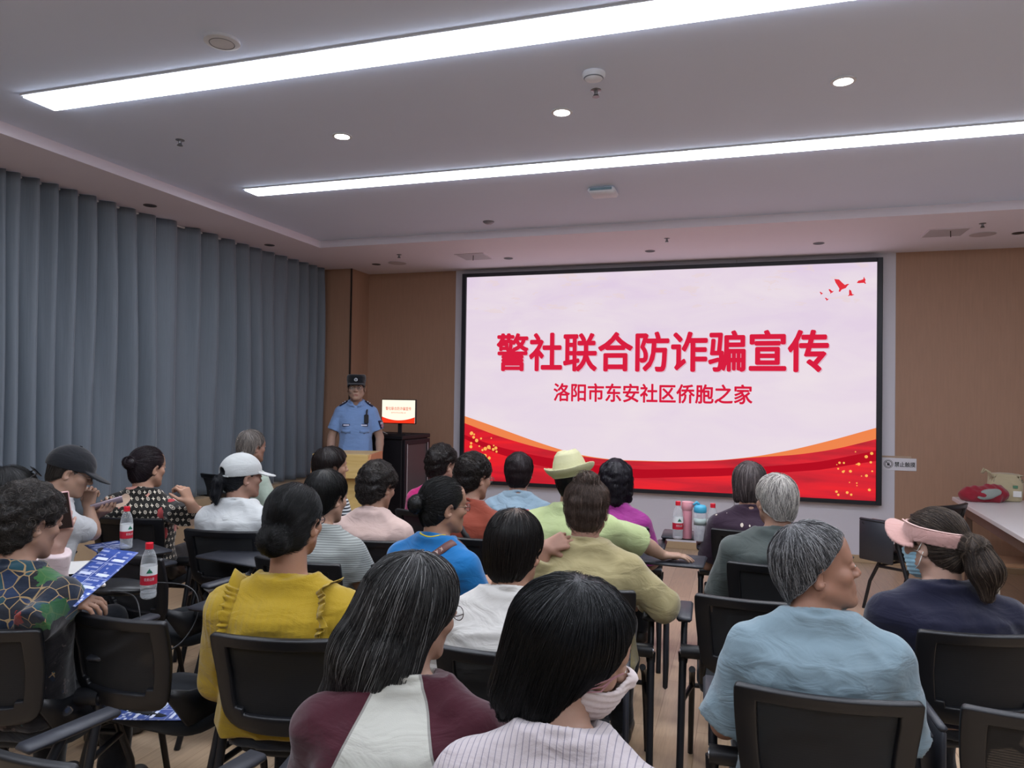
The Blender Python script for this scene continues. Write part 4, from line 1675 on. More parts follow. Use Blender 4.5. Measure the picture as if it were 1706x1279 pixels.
def person(key, label, u, v, d, by=0.0, hy=0.0, hp=0.0, hr=0.0, lean=(0.0, -0.02), sh=0.185, bulk=1.0, nk=0.165, hf=0.035, sit=True,
           tone='b98a6c', shirt=None, hair=None, armR=None, armL=None, trousers='1d2026', shoes='22201f', near=False, hs=1.0, cat='person',
           hair_top=0.010, soft=0.0, seat_z=0.545, topz=None, knees=(0.40, 0.13), chin_h=None):
    T = at(u, v, d)
    if topz:
        T = T.copy()
        T[2] = topz
    Rb = rotm(by)
    Rh = rotm(hy - by, hp, hr)            # head axes in body-local
    hc_z = T[2] - (0.117 + hair_top) * hs
    zn = hc_z - nk
    lx, ly = lean
    nb = A3(lx, ly, zn)
    hip = 0.98 if not sit else seat_z
    hc = A3(lx + hf * math.sin(math.radians(hr)) * 1.2, ly + hf + 0.10 * math.sin(math.radians(max(hp, 0))) * 0.8, hc_z)
    # root so that the head top lands where it should
    hw_ = Rb @ A3(hc[0], hc[1], 0)
    root = A3(T[0] - hw_[0], T[1] - hw_[1], 0)
    # torso ellipses
    wf = sh / 0.185
    z0 = hip - 0.085
    tt = np.array([0.0, 0.12, 0.28, 0.45, 0.62, 0.76, 0.86, 0.93, 0.985, 1.03])
    ta = np.array([0.150, 0.172, 0.160, 0.152, 0.163, 0.172, 0.165, 0.128, 0.080, 0.054]) * wf
    tb_ = np.array([0.100, 0.108, 0.106, 0.108, 0.114, 0.113, 0.100, 0.078, 0.060, 0.050]) * bulk
    tz = z0 + tt * (zn - z0)
    cy = ly * tt ** 1.25 - 0.012 * np.sin(math.pi * np.clip(tt, 0, 1)) - 0.02 * np.clip((tt - 0.6) / 0.3, 0, 1) * (1 - np.clip((tt - 0.9) / 0.1, 0, 1))
    cx_ = lx * tt ** 1.25
    K = np.stack([tz, cx_, cy, ta, tb_], 1)
    sz = zn - 0.062
    syc = float(np.interp(sz, tz, cy))
    sxc = float(np.interp(sz, tz, cx_))
    arms = {}
    for sd, aspec in ((1, armR), (-1, armL)):
        aspec = aspec or {}
        S = A3(sxc + sd * (sh - 0.022), syc - 0.005, sz - 0.012 + aspec.get('raise', 0.0))
        E = A3(*aspec.get('elbow', (lx * 0.5 + sd * (sh + 0.038), ly * 0.7 + 0.045, sz - 0.265)))
        Wr = A3(*aspec.get('wrist', (sd * 0.10, max(0.27, E[1] + 0.19), 0.70)))
        if aspec.get('world'):
            E = Rb.T @ (A3(*aspec['world'][0]) - root)
            Wr = Rb.T @ (A3(*aspec['world'][1]) - root)
        hd = aspec.get('hdir')
        hd = norm(Wr - E) if hd is None else A3(*hd)
        arms[sd] = dict(S=S, E=E, W=Wr, hd=hd, pn=A3(*aspec.get('palm', (0, 0, -1))), curl=aspec.get('curl', 30.0), spread=aspec.get('spread', 0))
    legs = {}
    for sd in (-1, 1):
        if sit:
            H = A3(sd * 0.085 * wf, 0.0, hip)
            Kn = A3(sd * knees[1], knees[0], hip + 0.005)
            An = A3(sd * knees[1], knees[0] - 0.03, 0.095)
        else:
            H, Kn, An = A3(sd * 0.085, 0, 0.90), A3(sd * 0.10, 0.01, 0.50), A3(sd * 0.105, -0.01, 0.095)
        legs[sd] = (H, Kn, An)

    # ---- body: one continuous skin
    pts = [hc, nb] + [a[k] for a in arms.values() for k in 'SEW'] + [x for l in legs.values() for x in l] + [a['W'] + a['hd'] * 0.2 for a in arms.values()]
    pts = np.array(pts)
    lo, hi = pts.min(0) - 0.16, pts.max(0) + 0.16
    lo[2], hi[2] = 0.005, hc_z + 0.17
    hb = 0.012
    fine = [(hc - 0.135, hc + 0.135, 0.0036 if near else 0.0052)]
    for a in arms.values():
        c = a['W'] + a['hd'] * 0.08
        fine.append((c - 0.10, c + 0.10, 0.0052 if near else 0.0066))
    B = Vol(lo, hi, hb, fine)
    B.add((lx - 0.3, -0.3, z0), (lx + 0.3, ly + 0.3, zn + 0.03), lambda P: loft(P, K), 0.0)
    for sd, a in arms.items():
        B.cone((nb[0] + sd * 0.045, nb[1] - 0.012, nb[2] + 0.005), a['S'] + A3(-sd * 0.01, 0, 0.01), 0.040, 0.046, 0.035)
        B.cone(a['S'], a['E'], 0.052, 0.040, 0.03)
        mid = a['E'] + (a['W'] - a['E']) * 0.3
        B.cone(a['E'], mid, 0.040, 0.040, 0.01)
        B.cone(mid, a['W'], 0.040, 0.0265, 0.008)
        for (p, q, r0, r1, k) in hand_prims(a['W'], a['hd'], a['pn'], sd, a['curl'], a['spread']):
            B.cone(p, q, r0, r1, k)
    for sd, (H, Kn, An) in legs.items():
        B.cone(H, Kn, 0.076, 0.052, 0.03)
        B.cone(Kn, Kn + (An - Kn) * 0.35, 0.050, 0.052, 0.01)
        B.cone(Kn + (An - Kn) * 0.35, An, 0.052, 0.034, 0.01)
        B.cone(An, An + A3(0, 0.12, -0.05), 0.034, 0.030, 0.02)
    if sit:
        sl_, PB = B.blk(lo, np.array((hi[0], hi[1], 0.90)))
        B.v[sl_] = np.maximum(B.v[sl_], np.interp(PB[2], [0.40, 0.46, 0.60, 0.85, 0.93], [-0.07, -0.085, -0.107, -0.148, -0.185]) - PB[1])
    nt = hc + Rh @ A3(0, -0.028, -0.045)
    B.cone(nb + A3(0, -0.005, -0.04), nt, 0.060 * (0.5 + 0.5 * wf), 0.055, 0.02)

    def hfn(P):
        X, Y, Z = P[0] - hc[0], P[1] - hc[1], P[2] - hc[2]
        X, Y, Z = (X * Rh[0, i] + Y * Rh[1, i] + Z * Rh[2, i] for i in range(3))
        return head_sd((X / hs, Y / hs, Z / hs), soft) * hs
    B.add(hc - 0.125 * hs, hc + 0.125 * hs, hfn, 0.022)
    V, F = B.mesh()
    cen = V[F].mean(1)
    ql = ((cen - hc) @ Rh) / hs
    lip = (np.abs(ql[:, 0]) < 0.020) & (ql[:, 1] > 0.085) & (ql[:, 2] < -0.0575 + 4 * np.abs(ql[:, 0]) * -0.08) & (ql[:, 2] > -0.0765 + 9 * ql[:, 0] ** 2) & (ql[:, 1] > 0.0925 - 6 * ql[:, 0] ** 2)
    body = np_mesh('person', V, F, [skin(tone), M_lip], None, lip.astype(int))
    body.location = root
    body.rotation_euler = (0, 0, math.radians(by))
    setp(body, label, cat)
    HM = Matrix([[Rh[i][0] * hs, Rh[i][1] * hs, Rh[i][2] * hs, hc[i]] for i in range(3)] + [[0, 0, 0, 1]])
    if near or hp < -90 or label.find('glasses') >= 0 or label.find('officer') >= 0 or True:
        for sx in (-1, 1):
            e = bpy.data.objects.new('eye', EYE_MESH)
            COL.objects.link(e)
            e.parent = body
            e.matrix_basis = HM @ Matrix.Translation((sx * 0.032, 0.0885, 0.004)) @ Matrix.Diagonal((1.05, 0.92, 0.42, 1))
            eb = MB().tube([(sx * 0.016, 0.0935, 0.022), (sx * 0.030, 0.0955, 0.027), (sx * 0.046, 0.084, 0.024)], [0.0022, 0.0028, 0.0012], 6)
            eb = eb.build('eyebrow', plain('eyebrow_dark', '2a2320', 0.7), body, smooth=True)
            eb.matrix_basis = HM

    # ---- shirt
    s = dict(sleeve=0.62, inf=0.012, wr=0.004, wf=32, seed=len(PEOPLE) + 3, neck=0.070, collar='crew', hem=None, res=0.0065 if near else 0.0095)
    s.update(shirt or {})
    S_ = Vol(np.array((min(lo[0], -0.34), lo[1], z0 - 0.03)), np.array((max(hi[0], 0.34), hi[1], zn + 0.11)), s['res'])
    inf = s['inf']
    S_.add((lx - 0.32, -0.32, z0), (lx + 0.32, ly + 0.32, zn + 0.03), lambda P: np.maximum(loft(P, K, inf + 0.004), z0 + 0.035 - P[2]), 0.0, m=0.06)
    for sd, a in arms.items():
        S_.cone((nb[0] + sd * 0.045, nb[1] - 0.012, nb[2] + 0.005), a['S'] + A3(-sd * 0.01, 0, 0.01), 0.040 + inf, 0.046 + inf, 0.04)
        fr = s['sleeve']
        dr = norm(a['E'] - a['S'])
        if fr <= 1.0:
            end = a['S'] + (a['E'] - a['S']) * fr
            flare = s.get('flare', 0.012)
            tmp = Vol(np.minimum(a['S'], end) - 0.14, np.maximum(a['S'], end) + 0.14, s['res'])

            def sl(P, a=a, end=end, dr=dr):
                dd = cone(P, a['S'], end + dr * 0.05, 0.052 + inf, 0.046 + inf + flare)
                return np.maximum(dd, (P[0] - end[0]) * dr[0] + (P[1] - end[1]) * dr[1] + (P[2] - end[2]) * dr[2])
            S_.add(np.minimum(a['S'], end) - 0.09, np.maximum(a['S'], end) + 0.09, sl, 0.02)
        else:
            f2 = fr - 1.0
            S_.cone(a['S'], a['E'], 0.052 + inf, 0.043 + inf, 0.03)
            end = a['E'] + (a['W'] - a['E']) * f2
            d2 = norm(a['W'] - a['E'])

            def sl2(P, a=a, end=end, d2=d2):
                dd = cone(P, a['E'], end + d2 * 0.03, 0.043 + inf, 0.034 + inf)
                return np.maximum(dd, (P[0] - end[0]) * d2[0] + (P[1] - end[1]) * d2[1] + (P[2] - end[2]) * d2[2])
            S_.add(np.minimum(a['E'], end) - 0.07, np.maximum(a['E'], end) + 0.07, sl2, 0.015)
    PA = S_.all()
    if sit:                     # back pressed flat against the chair
        cl_ = np.interp(PA[2], [0.40, 0.46, 0.60, 0.85, 0.93], [-0.085, -0.10, -0.122, -0.163, -0.20])
        S_.v = np.maximum(S_.v, np.where(PA[2] < 0.93, cl_ - PA[1], -1)).astype(np.float32)
    wamp = s['wr']
    wz = wob(PA, s['wf'], s['seed'], 6, s.get('wsq', (1, 1, 0.55)))
    wz = wz + 0.6 * wob(PA, s['wf'] * 2.1, s['seed'] + 1, 6, s.get('wsq', (1, 1, 0.55)))
    S_.v += np.where(np.abs(S_.v) < 0.05, wamp * (np.abs(wz) - 0.8), 0).astype(np.float32)
    if s.get('gather'):
        gx = np.abs(np.sin((PA[0] - lx) * s['gather'])) * np.exp(-((PA[2] - zn + 0.08) / 0.09) ** 2)
        S_.v += (0.004 * gx).astype(np.float32)
    nax = norm(nt - nb)
    rn = s['neck']
    nlow = nb + A3(0, 0.010, 0.010 + s.get('nlift', 0.0))
    if s['collar'] == 'shirt':
        for k in range(14):
            w0, w1 = 2 * math.pi * k / 14, 2 * math.pi * (k + 1) / 14
            q0 = nlow + A3(0.066 * math.cos(w0), 0.062 * math.sin(w0), 0.020 - 0.024 * math.sin(w0))
            q1 = nlow + A3(0.066 * math.cos(w1), 0.062 * math.sin(w1), 0.020 - 0.024 * math.sin(w1))
            if math.sin((w0 + w1) / 2) > 0.93:
                continue
            for hgt in (0.0, 0.012, 0.024):
                S_.cone(q0 * 1 + A3(0, 0, hgt - 0.012), q1 + A3(0, 0, hgt - 0.012), 0.0085, 0.0085, 0.006)
            o0, o1 = A3(0.014 * math.cos(w0), 0.012 * math.sin(w0), -0.012), A3(0.014 * math.cos(w1), 0.012 * math.sin(w1), -0.012)
            S_.cone(q0 + o0, q1 + o1, 0.008, 0.008, 0.008)
        rn = 0.060
    S_.cone(nlow - nax * 0.0 + A3(0, 0.0, 0.012), nlow + nax * 0.16 + A3(0, 0, 0.02), rn * 0.86, rn * 1.05, 0.004, mode='s')
    S_.add(nlow - A3(0.11, 0.11, 0.0), nlow + A3(0.11, 0.11, 0.12), lambda P: np.maximum(0.034 + (0.03 if s['collar'] == 'shirt' else 0.0) - ((P[2] - nlow[2]) + 0.18 * (P[1] - nlow[1])), np.sqrt((P[0] - nlow[0]) ** 2 + (P[1] - nlow[1]) ** 2) - 0.10), 0.0, mode='s', m=0.0)
    if s.get('vneck'):
        S_.cone(nlow + A3(0, 0.055, 0.035), nlow + A3(0, 0.115, -0.065), 0.034, 0.008, 0.004, mode='s')
    if s['collar'] == 'crew':
        for k in range(20):
            w0, w1 = 2 * math.pi * k / 20, 2 * math.pi * (k + 1) / 20
            q = [nlow + A3(rn * 0.90 * math.cos(w), rn * 0.90 * math.sin(w), 0.020 - 0.024 * math.sin(w)) for w in (w0, w1)]
            S_.cone(q[0], q[1], 0.0085, 0.0085, 0.006)
    for e in s.get('extra', ()):
        e(S_, dict(nb=nb, zn=zn, arms=arms, K=K, lx=lx, ly=ly, syc=syc, sz=sz))
    V, F = S_.mesh()
    mats = s.get('mats') or [s['mat']]
    mi = None
    if s.get('mi'):
        mi = s['mi'](V[F].mean(1), dict(nb=nb, zn=zn, arms=arms, sz=sz, lx=lx, ly=ly))
    so = np_mesh(s.get('name', 'shirt'), V, F, mats, body, mi, attr=s['attr'](V, dict(nb=nb, zn=zn, lx=lx, ly=ly)) if s.get('attr') else None)

    # ---- trousers and shoes (mostly behind the chairs)
    tm = cloth('trousers_' + trousers, trousers, rough=0.9, fold=0.3)
    tlo, thi = np.array((-0.32, -0.24, 0.05)), np.array((0.32, knees[0] + 0.16, hip + 0.16))
    if not sit:
        thi[1] = 0.25
    TR = Vol(tlo, thi, 0.013)
    TR.add((-0.25, -0.2, z0 - 0.01), (0.25, 0.2, z0 + 0.2), lambda P: np.maximum(loft(P, K, 0.008), P[2] - (z0 + (0.13 if sit else 0.19))), 0.0)
    for sd, (H, Kn, An) in legs.items():
        TR.cone(H, Kn, 0.084, 0.064, 0.03)
        TR.cone(Kn, An + A3(0, 0, 0.01), 0.064, 0.055, 0.02)
    PT = TR.all()
    TR.v += np.where(np.abs(TR.v) < 0.05, 0.003 * wob(PT, 40, 9), 0).astype(np.float32)
    if sit:
        TR.v = np.maximum(TR.v, -0.09 - PT[1]).astype(np.float32)
    V, F = TR.mesh()
    np_mesh('trousers', V, F, [tm], body)
    for sd, (H, Kn, An) in legs.items():
        SH = Vol(np.array((An[0] - 0.08, An[1] - 0.11, -0.002)), np.array((An[0] + 0.08, An[1] + 0.26, 0.16)), 0.009)
        SH.cone((An[0], An[1] - 0.03, 0.045), (An[0] + sd * 0.012, An[1] + 0.15, 0.036), 0.044, 0.042, 0.0)
        SH.cone((An[0], An[1], 0.05), (An[0], An[1] + 0.01, 0.10), 0.043, 0.040, 0.02)
        SH.v = np.maximum(SH.v, 0.004 - SH.all()[2]).astype(np.float32)
        V, F = SH.mesh()
        np_mesh('shoe', V, F, [plain('shoe_' + shoes, shoes, 0.5)], body)
    if hair:
        make_hair(body, HM, hair, near)
    info = dict(body=body, HM=HM, Rh=Rh, hc=hc, nb=nb, arms=arms, root=root, Rb=Rb, K=K, zn=zn, near=near, by=by)
    PEOPLE[key] = info
    return info


def to_world(info, p):
    return info['Rb'] @ np.array(p, float) + info['root']


# ------------------------------------------------------------------ things worn on the head (head frame)
def worn(info, name, V, F, mats, mi=None):
    o = np_mesh(name, V, F, mats, info['body'], mi)
    o.matrix_basis = info['HM']
    return o


def worn_mb(info, mb, name, mat, smooth=True, parent=None):
    o = mb.build(name, mat, parent or info['body'], smooth=smooth, angle=50)
    if parent is None:
        o.matrix_basis = info['HM']
    return o


def baseball_cap(info, mat, back_hole=False, tilt=0.0, emblem=False):
    V = Vol((-0.13, -0.15, -0.03), (0.13, 0.235, 0.16), 0.0042)
    P = V.all()
    out = ell(P, (0, -0.014, 0.030), (0.093, 0.120, 0.105))
    d = np.maximum(out, -(out + 0.009))
    edge = (0.012 + 0.11 * (P[1] + 0.0)) - P[2]        # lower edge rises to the front
    d = np.maximum(d, edge)
    bx = np.sqrt((P[0] / 0.083) ** 2 + ((P[1] - 0.085) / 0.112) ** 2)
    zb = 0.034 - 2.6 * P[0] ** 2 - 0.26 * (P[1] - 0.085) + tilt * (P[1] - 0.08)
    br = np.maximum(np.maximum((bx - 1) * 0.07, np.abs(P[2] - zb) / np.sqrt(1.07 + (5.2 * P[0]) ** 2) - 0.0044), 0.075 - P[1] - 8 * P[0] ** 2)
    d = smin(d, br, 0.004)
    if back_hole:
        d = -smin(-d, ell(P, (0, -0.12, 0.022), (0.036, 0.05, 0.030)), 0.004)
    V.v = d.astype(np.float32)
    v, f = V.mesh()
    cap = worn(info, 'cap', v, f, [mat])
    MB().lathe([(0.0, 0.139), (0.008, 0.138), (0.009, 0.134)], (0, -0.014, 0), n=12).build('button', mat, cap, smooth=True)
    if back_hole:
        st_ = MB().tube([(x, -0.014 - 0.1125 * math.sqrt(max(0, 1 - (x / 0.092) ** 2)) * 0.985, 0.004) for x in np.linspace(-0.05, 0.05, 9)], 0.006, 6)
        st_.build('strap', mat, cap, smooth=True)
    if emblem:
        MB().box((-0.082, -0.055, 0.030), (0.006, 0.02, 0.012)).build('strap_patch', plain('patch_grey', '6b6752', 0.6), cap)
    return cap


def glasses(info, mat, rim=0.0013):
    m = MB()
    for sx in (-1, 1):
        m.tube([(sx * 0.033 + 0.0215 * math.cos(w) * 1.08, 0.1085 - 0.004 * abs(math.cos(w)) , 0.001 + 0.0165 * math.sin(w)) for w in np.linspace(0, 2 * math.pi, 19)], rim, 6, cap=False)
        m.tube([(sx * 0.057, 0.104, 0.006), (sx * 0.076, 0.07, 0.006), (sx * 0.083, 0.0, 0.006), (sx * 0.084, -0.02, -0.008)], rim, 6)
    m.tube([(-0.011, 0.109, 0.005), (0, 0.112, 0.007), (0.011, 0.109, 0.005)], rim, 6)
    g = worn_mb(info, m, 'glasses', mat)
    for sx in (-1, 1):
        MB().lathe([(0.0225, 0), (0, 0.0015)], n=18).build('lens', M_lens, g, smooth=True).matrix_basis = Matrix.Translation((sx * 0.033, 0.1065, 0.001)) @ Matrix.Rotation(-math.pi / 2, 4, 'X') @ Matrix.Diagonal((1, 0.75, 1, 1))
    return g


def face_mask(info, mat, mat_strap, drop=0.0, puff=0.0):
    V = Vol((-0.10, -0.02, -0.15), (0.10, 0.15, 0.03), 0.0042)
    P = V.all()
    d0 = ell(P, (0, 0.036, -0.045), (0.066 + puff, 0.074 + puff, 0.082 + puff))
    d0 = smin(d0, cone(P, A3(0, 0.085, 0.0), A3(0, 0.110 + puff, -0.026), 0.012, 0.018), 0.02)
    d0 = smin(d0, ell(P, (0, 0.08, -0.095), (0.028, 0.026, 0.022)), 0.02) - 0.002
    d0 = d0 + 0.0015 * np.sin(P[2] * 420)
    d = np.maximum(d0, -(d0 + 0.008))
    d = np.maximum(d, 0.022 - P[1] + 0.10 * np.abs(P[2] + 0.055))
    d = np.maximum(d, P[2] - (-0.006 + drop) + 1.2 * (np.abs(P[0]) - 0.012).clip(0) * 0.35)
    d = np.maximum(d, -0.122 + drop - P[2])
    V.v = d.astype(np.float32)
    v, f = V.mesh()
    mk = worn(info, 'face_mask', v, f, [mat])
    m = MB()
    for sx in (-1, 1):
        for z in (-0.022, -0.088):
            m.tube([(sx * 0.066, 0.035, z + drop * 0.6), (sx * 0.080, 0.01, z * 0.7 - 0.01), (sx * 0.088, -0.018, -0.012 + (0.018 if z > -0.05 else -0.016))], 0.0016, 6)
    m.build('ear_loop', mat_strap, mk, smooth=True)
    return mk
# ------------------------------------------------------------------ clothes
def stripes(axis_, period, c1, c2, duty=0.5, rot=None):
    def f(g, v):
        v2 = g.coord('Object', None, rot) if rot else v
        if rot:
            mp = v2
        s = g.xyz(v2)[axis_]
        w = g.math('FRACT', g.math('ADD', g.math('MULTIPLY', s, 1.0 / period), g.math('MULTIPLY', g.noise(v, 6, 2), 0.35)))
        return g.mix(g.math('GREATER_THAN', w, duty), lin(c1), lin(c2))
    return f


def monogram(g, v):
    x, y, z = g.xyz(v)
    S = 1 / 0.036
    u = g.math('MULTIPLY', g.math('ADD', x, y), S)
    w = g.math('MULTIPLY', z, S)
    row = g.math('FLOOR', w)
    u2 = g.math('ADD', u, g.math('MULTIPLY', row, 0.5))
    fx = g.math('ABSOLUTE', g.math('SUBTRACT', g.math('FRACT', u2), 0.5))
    fz = g.math('ABSOLUTE', g.math('SUBTRACT', g.math('FRACT', w), 0.5))
    star = g.math('LESS_THAN', g.math('ADD', g.math('SQRT', fx), g.math('SQRT', fz)), 0.68)
    rr = g.math('SQRT', g.math('ADD', g.math('MULTIPLY', fx, fx), g.math('MULTIPLY', fz, fz)))
    ring = g.math('MULTIPLY', g.math('LESS_THAN', rr, 0.30), g.math('GREATER_THAN', rr, 0.20))
    dot = g.math('LESS_THAN', rr, 0.09)
    ring = g.math('MAXIMUM', ring, dot)
    par = g.math('GREATER_THAN', g.math('FRACT', g.math('MULTIPLY', g.math('ADD', g.math('FLOOR', u2), row), 0.5)), 0.25)
    mot = g.math('ADD', g.math('MULTIPLY', star, par), g.math('MULTIPLY', ring, g.math('SUBTRACT', 1.0, par)), clamp=True)
    col = g.mix(mot, lin('15130f'), lin('cfc6b4'))
    vo = g.voro(v, 8.5)
    rose = g.math('LESS_THAN', g.math('ADD', vo['Distance'], g.math('MULTIPLY', g.noise(v, 60, 2), 0.12)), 0.45)
    pick = g.math('GREATER_THAN', g.xyz(vo['Color'])[0], 0.45)
    return g.mix(g.math('MULTIPLY', rose, pick), col, g.mix(g.xyz(vo['Color'])[1], lin('b51f33'), lin('c9b39c')))


def garden(g, v):
    vo = g.voro(v, 22.0, 'DISTANCE_TO_EDGE')
    net = g.math('LESS_THAN', vo['Distance'], 0.032)
    ce = g.voro(v, 22.0)
    cell = g.ramp(g.xyz(ce['Color'])[0], [(0.0, lin('0f1a2a')), (0.3, lin('173a44')), (0.5, lin('20242c')), (0.7, lin('1b2a45')), (0.9, lin('14141a'))], 'CONSTANT')
    col = g.mix(net, cell, lin('8a7350'))
    vf = g.voro(v, 7.0)
    leaf = g.math('LESS_THAN', g.math('ADD', vf['Distance'], g.math('MULTIPLY', g.noise(v, 45, 3), 0.35)), 0.52)
    fc = g.ramp(g.xyz(vf['Color'])[1], [(0.0, lin('1f4a25')), (0.45, lin('8f2a20')), (0.75, lin('2d5a2c')), (0.9, lin('b56a35'))], 'CONSTANT')
    z = g.xyz(v)[2]
    low = g.math('LESS_THAN', g.math('ADD', z, g.math('MULTIPLY', g.noise(v, 6, 2), 0.5)), 1.12)
    col = g.mix(g.math('MULTIPLY', leaf, 0.9), col, fc)
    dark = g.mix(g.math('GREATER_THAN', g.noise(v, 22, 4), 0.62), lin('121014'), lin('4a4040'))
    return g.mix(g.math('MULTIPLY', low, g.math('LESS_THAN', g.noise(v, 10, 2), 0.62)), col, dark)


def feathers(g, v):
    vo = g.voro(g.coord('Object', (1.9, 1.9, 0.8), (0.3, 0.6, 0.2)), 11.0)
    q = g.math('LESS_THAN', g.math('ADD', vo['Distance'], g.math('MULTIPLY', g.noise(v, 30, 2), 0.15)), 0.26)
    q = g.math('MULTIPLY', q, g.math('GREATER_THAN', g.xyz(vo['Color'])[0], 0.35))
    return g.mix(q, lin('2a1a2a'), lin('b5a99c'))


C_ = {
    'white': cloth('white_tee_cotton', 'b4b6b8'), 'hood': cloth('white_hoodie_cotton', 'b8bbbb'), 'pinkwhite': cloth('pale_pink_cotton', 'd9c6c6'),
    'garden': cloth('garden_print', '202020', pattern=garden), 'mono': cloth('monogram_print', '202020', pattern=monogram),
    'sage': cloth('sage_tee_cotton', 'a9b8aa'), 'yellow': cloth('mustard_crepe', 'a2861f', fold=0.5, weave=1.0),
    'greystripe': cloth('grey_stripe_knit', '8a8c88', pattern=stripes(2, 0.0095, '6f7370', '8e928f', 0.55)),
    'bwstripe': cloth('black_white_stripe', '888888', pattern=stripes(2, 0.021, '23272e', 'c3c8cb', 0.5)),
    'blush': cloth('blush_shirt_cotton', 'baa29a'), 'magenta': cloth('magenta_jersey', 'a81563'), 'rust': cloth('rust_jersey', '7c3727'),
    'chambray': cloth('pale_blue_linen', '7b91a0', fold=0.5), 'royal': cloth('royal_blue_jersey', '11649f'), 'ivory': cloth('ivory_tee_cotton', 'c4c1bb', fold=0.5),
    'lime': cloth('lime_tee_cotton', 'a6b280'), 'plum': cloth('plum_satin', '8a2478', rough=0.55, fold=0.5), 'khaki': cloth('khaki_linen', '938862', fold=0.5),
    'feather': cloth('dark_plum_print', '2a1a2a', pattern=feathers), 'slate': cloth('slate_tee_cotton', '434a48'), 'sky': cloth('pale_blue_tee_cotton', '788c95', fold=0.5),
    'navy': cloth('navy_tee_cotton', '111229'), 'cream': cloth('cream_raglan_cotton', 'c4c3b8', fold=0.45), 'maroon': cloth('maroon_raglan_cotton', '4a1a26'),
    'pin': cloth('pinstripe_cotton', 'c9bfc0', pattern=stripes(0, 0.0125, '85808a', 'b7adae', 0.14)), 'police': cloth('police_blue_cotton', '7896c4'),
    'trim_yellow': cloth('yellow_trim', 'c9b51e'), 'navytrim': cloth('navy_badge_cloth', '1b1d3a'),
}
M_capb = cloth('black_cap_twill', '14161b')
M_capw = cloth('white_cap_twill', 'b0b3b2')
M_pinkv = cloth('pink_visor_fabric', 'b58d86')
M_hat = plain('cream_straw', 'b5b38c', 0.7, var=0.06, scale=90, bump=0.2)
M_gl = plain('glasses_black', '1b1715', 0.3)
M_glm = plain('glasses_metal', '6e6a66', 0.3, 0.8)
M_maskw = cloth('white_pleated_mask', 'd0c3c0', fold=0.15)
M_maskb = cloth('blue_surgical_mask', '8fb7c9', fold=0.1)
M_loop = plain('ear_loop_white', 'd6d6d2', 0.6)

def raglan(g, v):
    at_ = g.n('ShaderNodeAttribute', attribute_name='tone').outputs['Fac']
    nz = g.noise(v, 14.0, 4.0)
    cr = g.mix(nz, lin('b1b0a6'), lin('c0bfb4'))
    mr = g.mix(nz, lin('36121b'), lin('471925'))
    col = g.mix(g.math('GREATER_THAN', at_, 0.5), cr, mr)
    ed = g.math('LESS_THAN', g.math('ABSOLUTE', g.math('SUBTRACT', at_, 0.5)), 0.012)
    return g.mix(ed, col, lin('8d8a84'))


C_['raglan'] = cloth('raglan_cotton', 'b8b7ad', pattern=raglan, fold=0.45)
BLK = dict(dark='090909', light='34312f')
BRN = dict(dark='150f0e', light='46362f')

# ------------------------------------------------------------------ the audience, front of the room first
# officer behind the lectern
person('officer', 'police officer in light blue shirt and black cap standing behind the lectern', 594, 624, 7.05, by=206, hy=207, hp=2, lean=(0, -0.0), sh=0.168, bulk=0.95,
       sit=False, nk=0.17, hair_top=0.012, tone='b08a72', trousers='14161f', near=True,
       shirt=dict(mat=C_['police'], collar='shirt', sleeve=0.72, inf=0.012, flare=0.010, wr=0.003, vneck=True),
       hair=dict(BLK, t=0.003, front=(0.086, 0.05), nape=(-0.06, -0.07), n=500, flow='down'),
       armR=dict(elbow=(0.232, -0.02, 1.17), wrist=(0.235, 0.13, 0.97), curl=35), armL=dict(elbow=(-0.232, -0.02, 1.17), wrist=(-0.235, 0.13, 0.97), curl=35))
# row nearest the screen
person('greyhair', 'person in a sage green tee with grey hair, sitting by the far curtain', 420, 716, 5.55, by=-15, hy=-18, hp=4, sh=0.205, tone='a97d66',
       shirt=dict(mat=C_['sage'], sleeve=0.75), hair=dict(dark='4a4542', light='b5aba2', grey=0.45, t=0.010, n=1100, flow='crown', messy=0.5, nape=(-0.058, -0.078)))
person('stripes', 'person in black and white striped top, short dark hair, profile before the lectern', 553, 746, 4.95, by=-20, hy=-44, hp=2, sh=0.18, tone='b98a6a',
       shirt=dict(mat=C_['bwstripe'], sleeve=0.8), hair=dict(BRN, t=0.020, n=900, front=(0.098, 0.075), nape=(-0.055, -0.085), flow='crown'))
person('magenta', 'person in a bright magenta top with short curly hair, left of the screen', 738, 741, 4.85, by=-5, hy=-28, hp=6, sh=0.185, tone='b58a70', lean=(0, 0.0),
       shirt=dict(mat=C_['magenta'], sleeve=0.8), hair=dict(BRN, t=0.016, curl=0.004, n=900, flow='curl', nape=(-0.055, -0.080)))
person('chambray', 'person in a pale blue hooded shirt before the screen', 865, 755, 4.85, by=10, hy=10, hp=8, sh=0.20, tone='a97d66', lean=(0, 0.0),
       shirt=dict(mat=C_['chambray'], sleeve=0.85, wr=0.006), hair=dict(dark='1d1518', light='4a3c3c', t=0.016, curl=0.002, n=900, nape=(-0.05, -0.09)))
person('feather', 'person in a dark plum top with a white feather print beside the row of bottles', 1249, 771, 4.32, by=4, hy=0, hp=5, sh=0.20, tone='a97d66',
       shirt=dict(mat=C_['feather'], sleeve=0.85), hair=dict(dark='2a2326', light='8d8280', grey=0.25, t=0.018, n=1000, nape=(-0.045, -0.105), front=(0.05, 0.06), ears=False,
       vols=[((0.06, -0.02, 0.0), (0.068, -0.015, -0.085), 0.028, 0.022), ((-0.06, -0.02, 0.0), (-0.068, -0.015, -0.085), 0.028, 0.022)], flow='down', lo=(-0.13, -0.17, -0.16)))
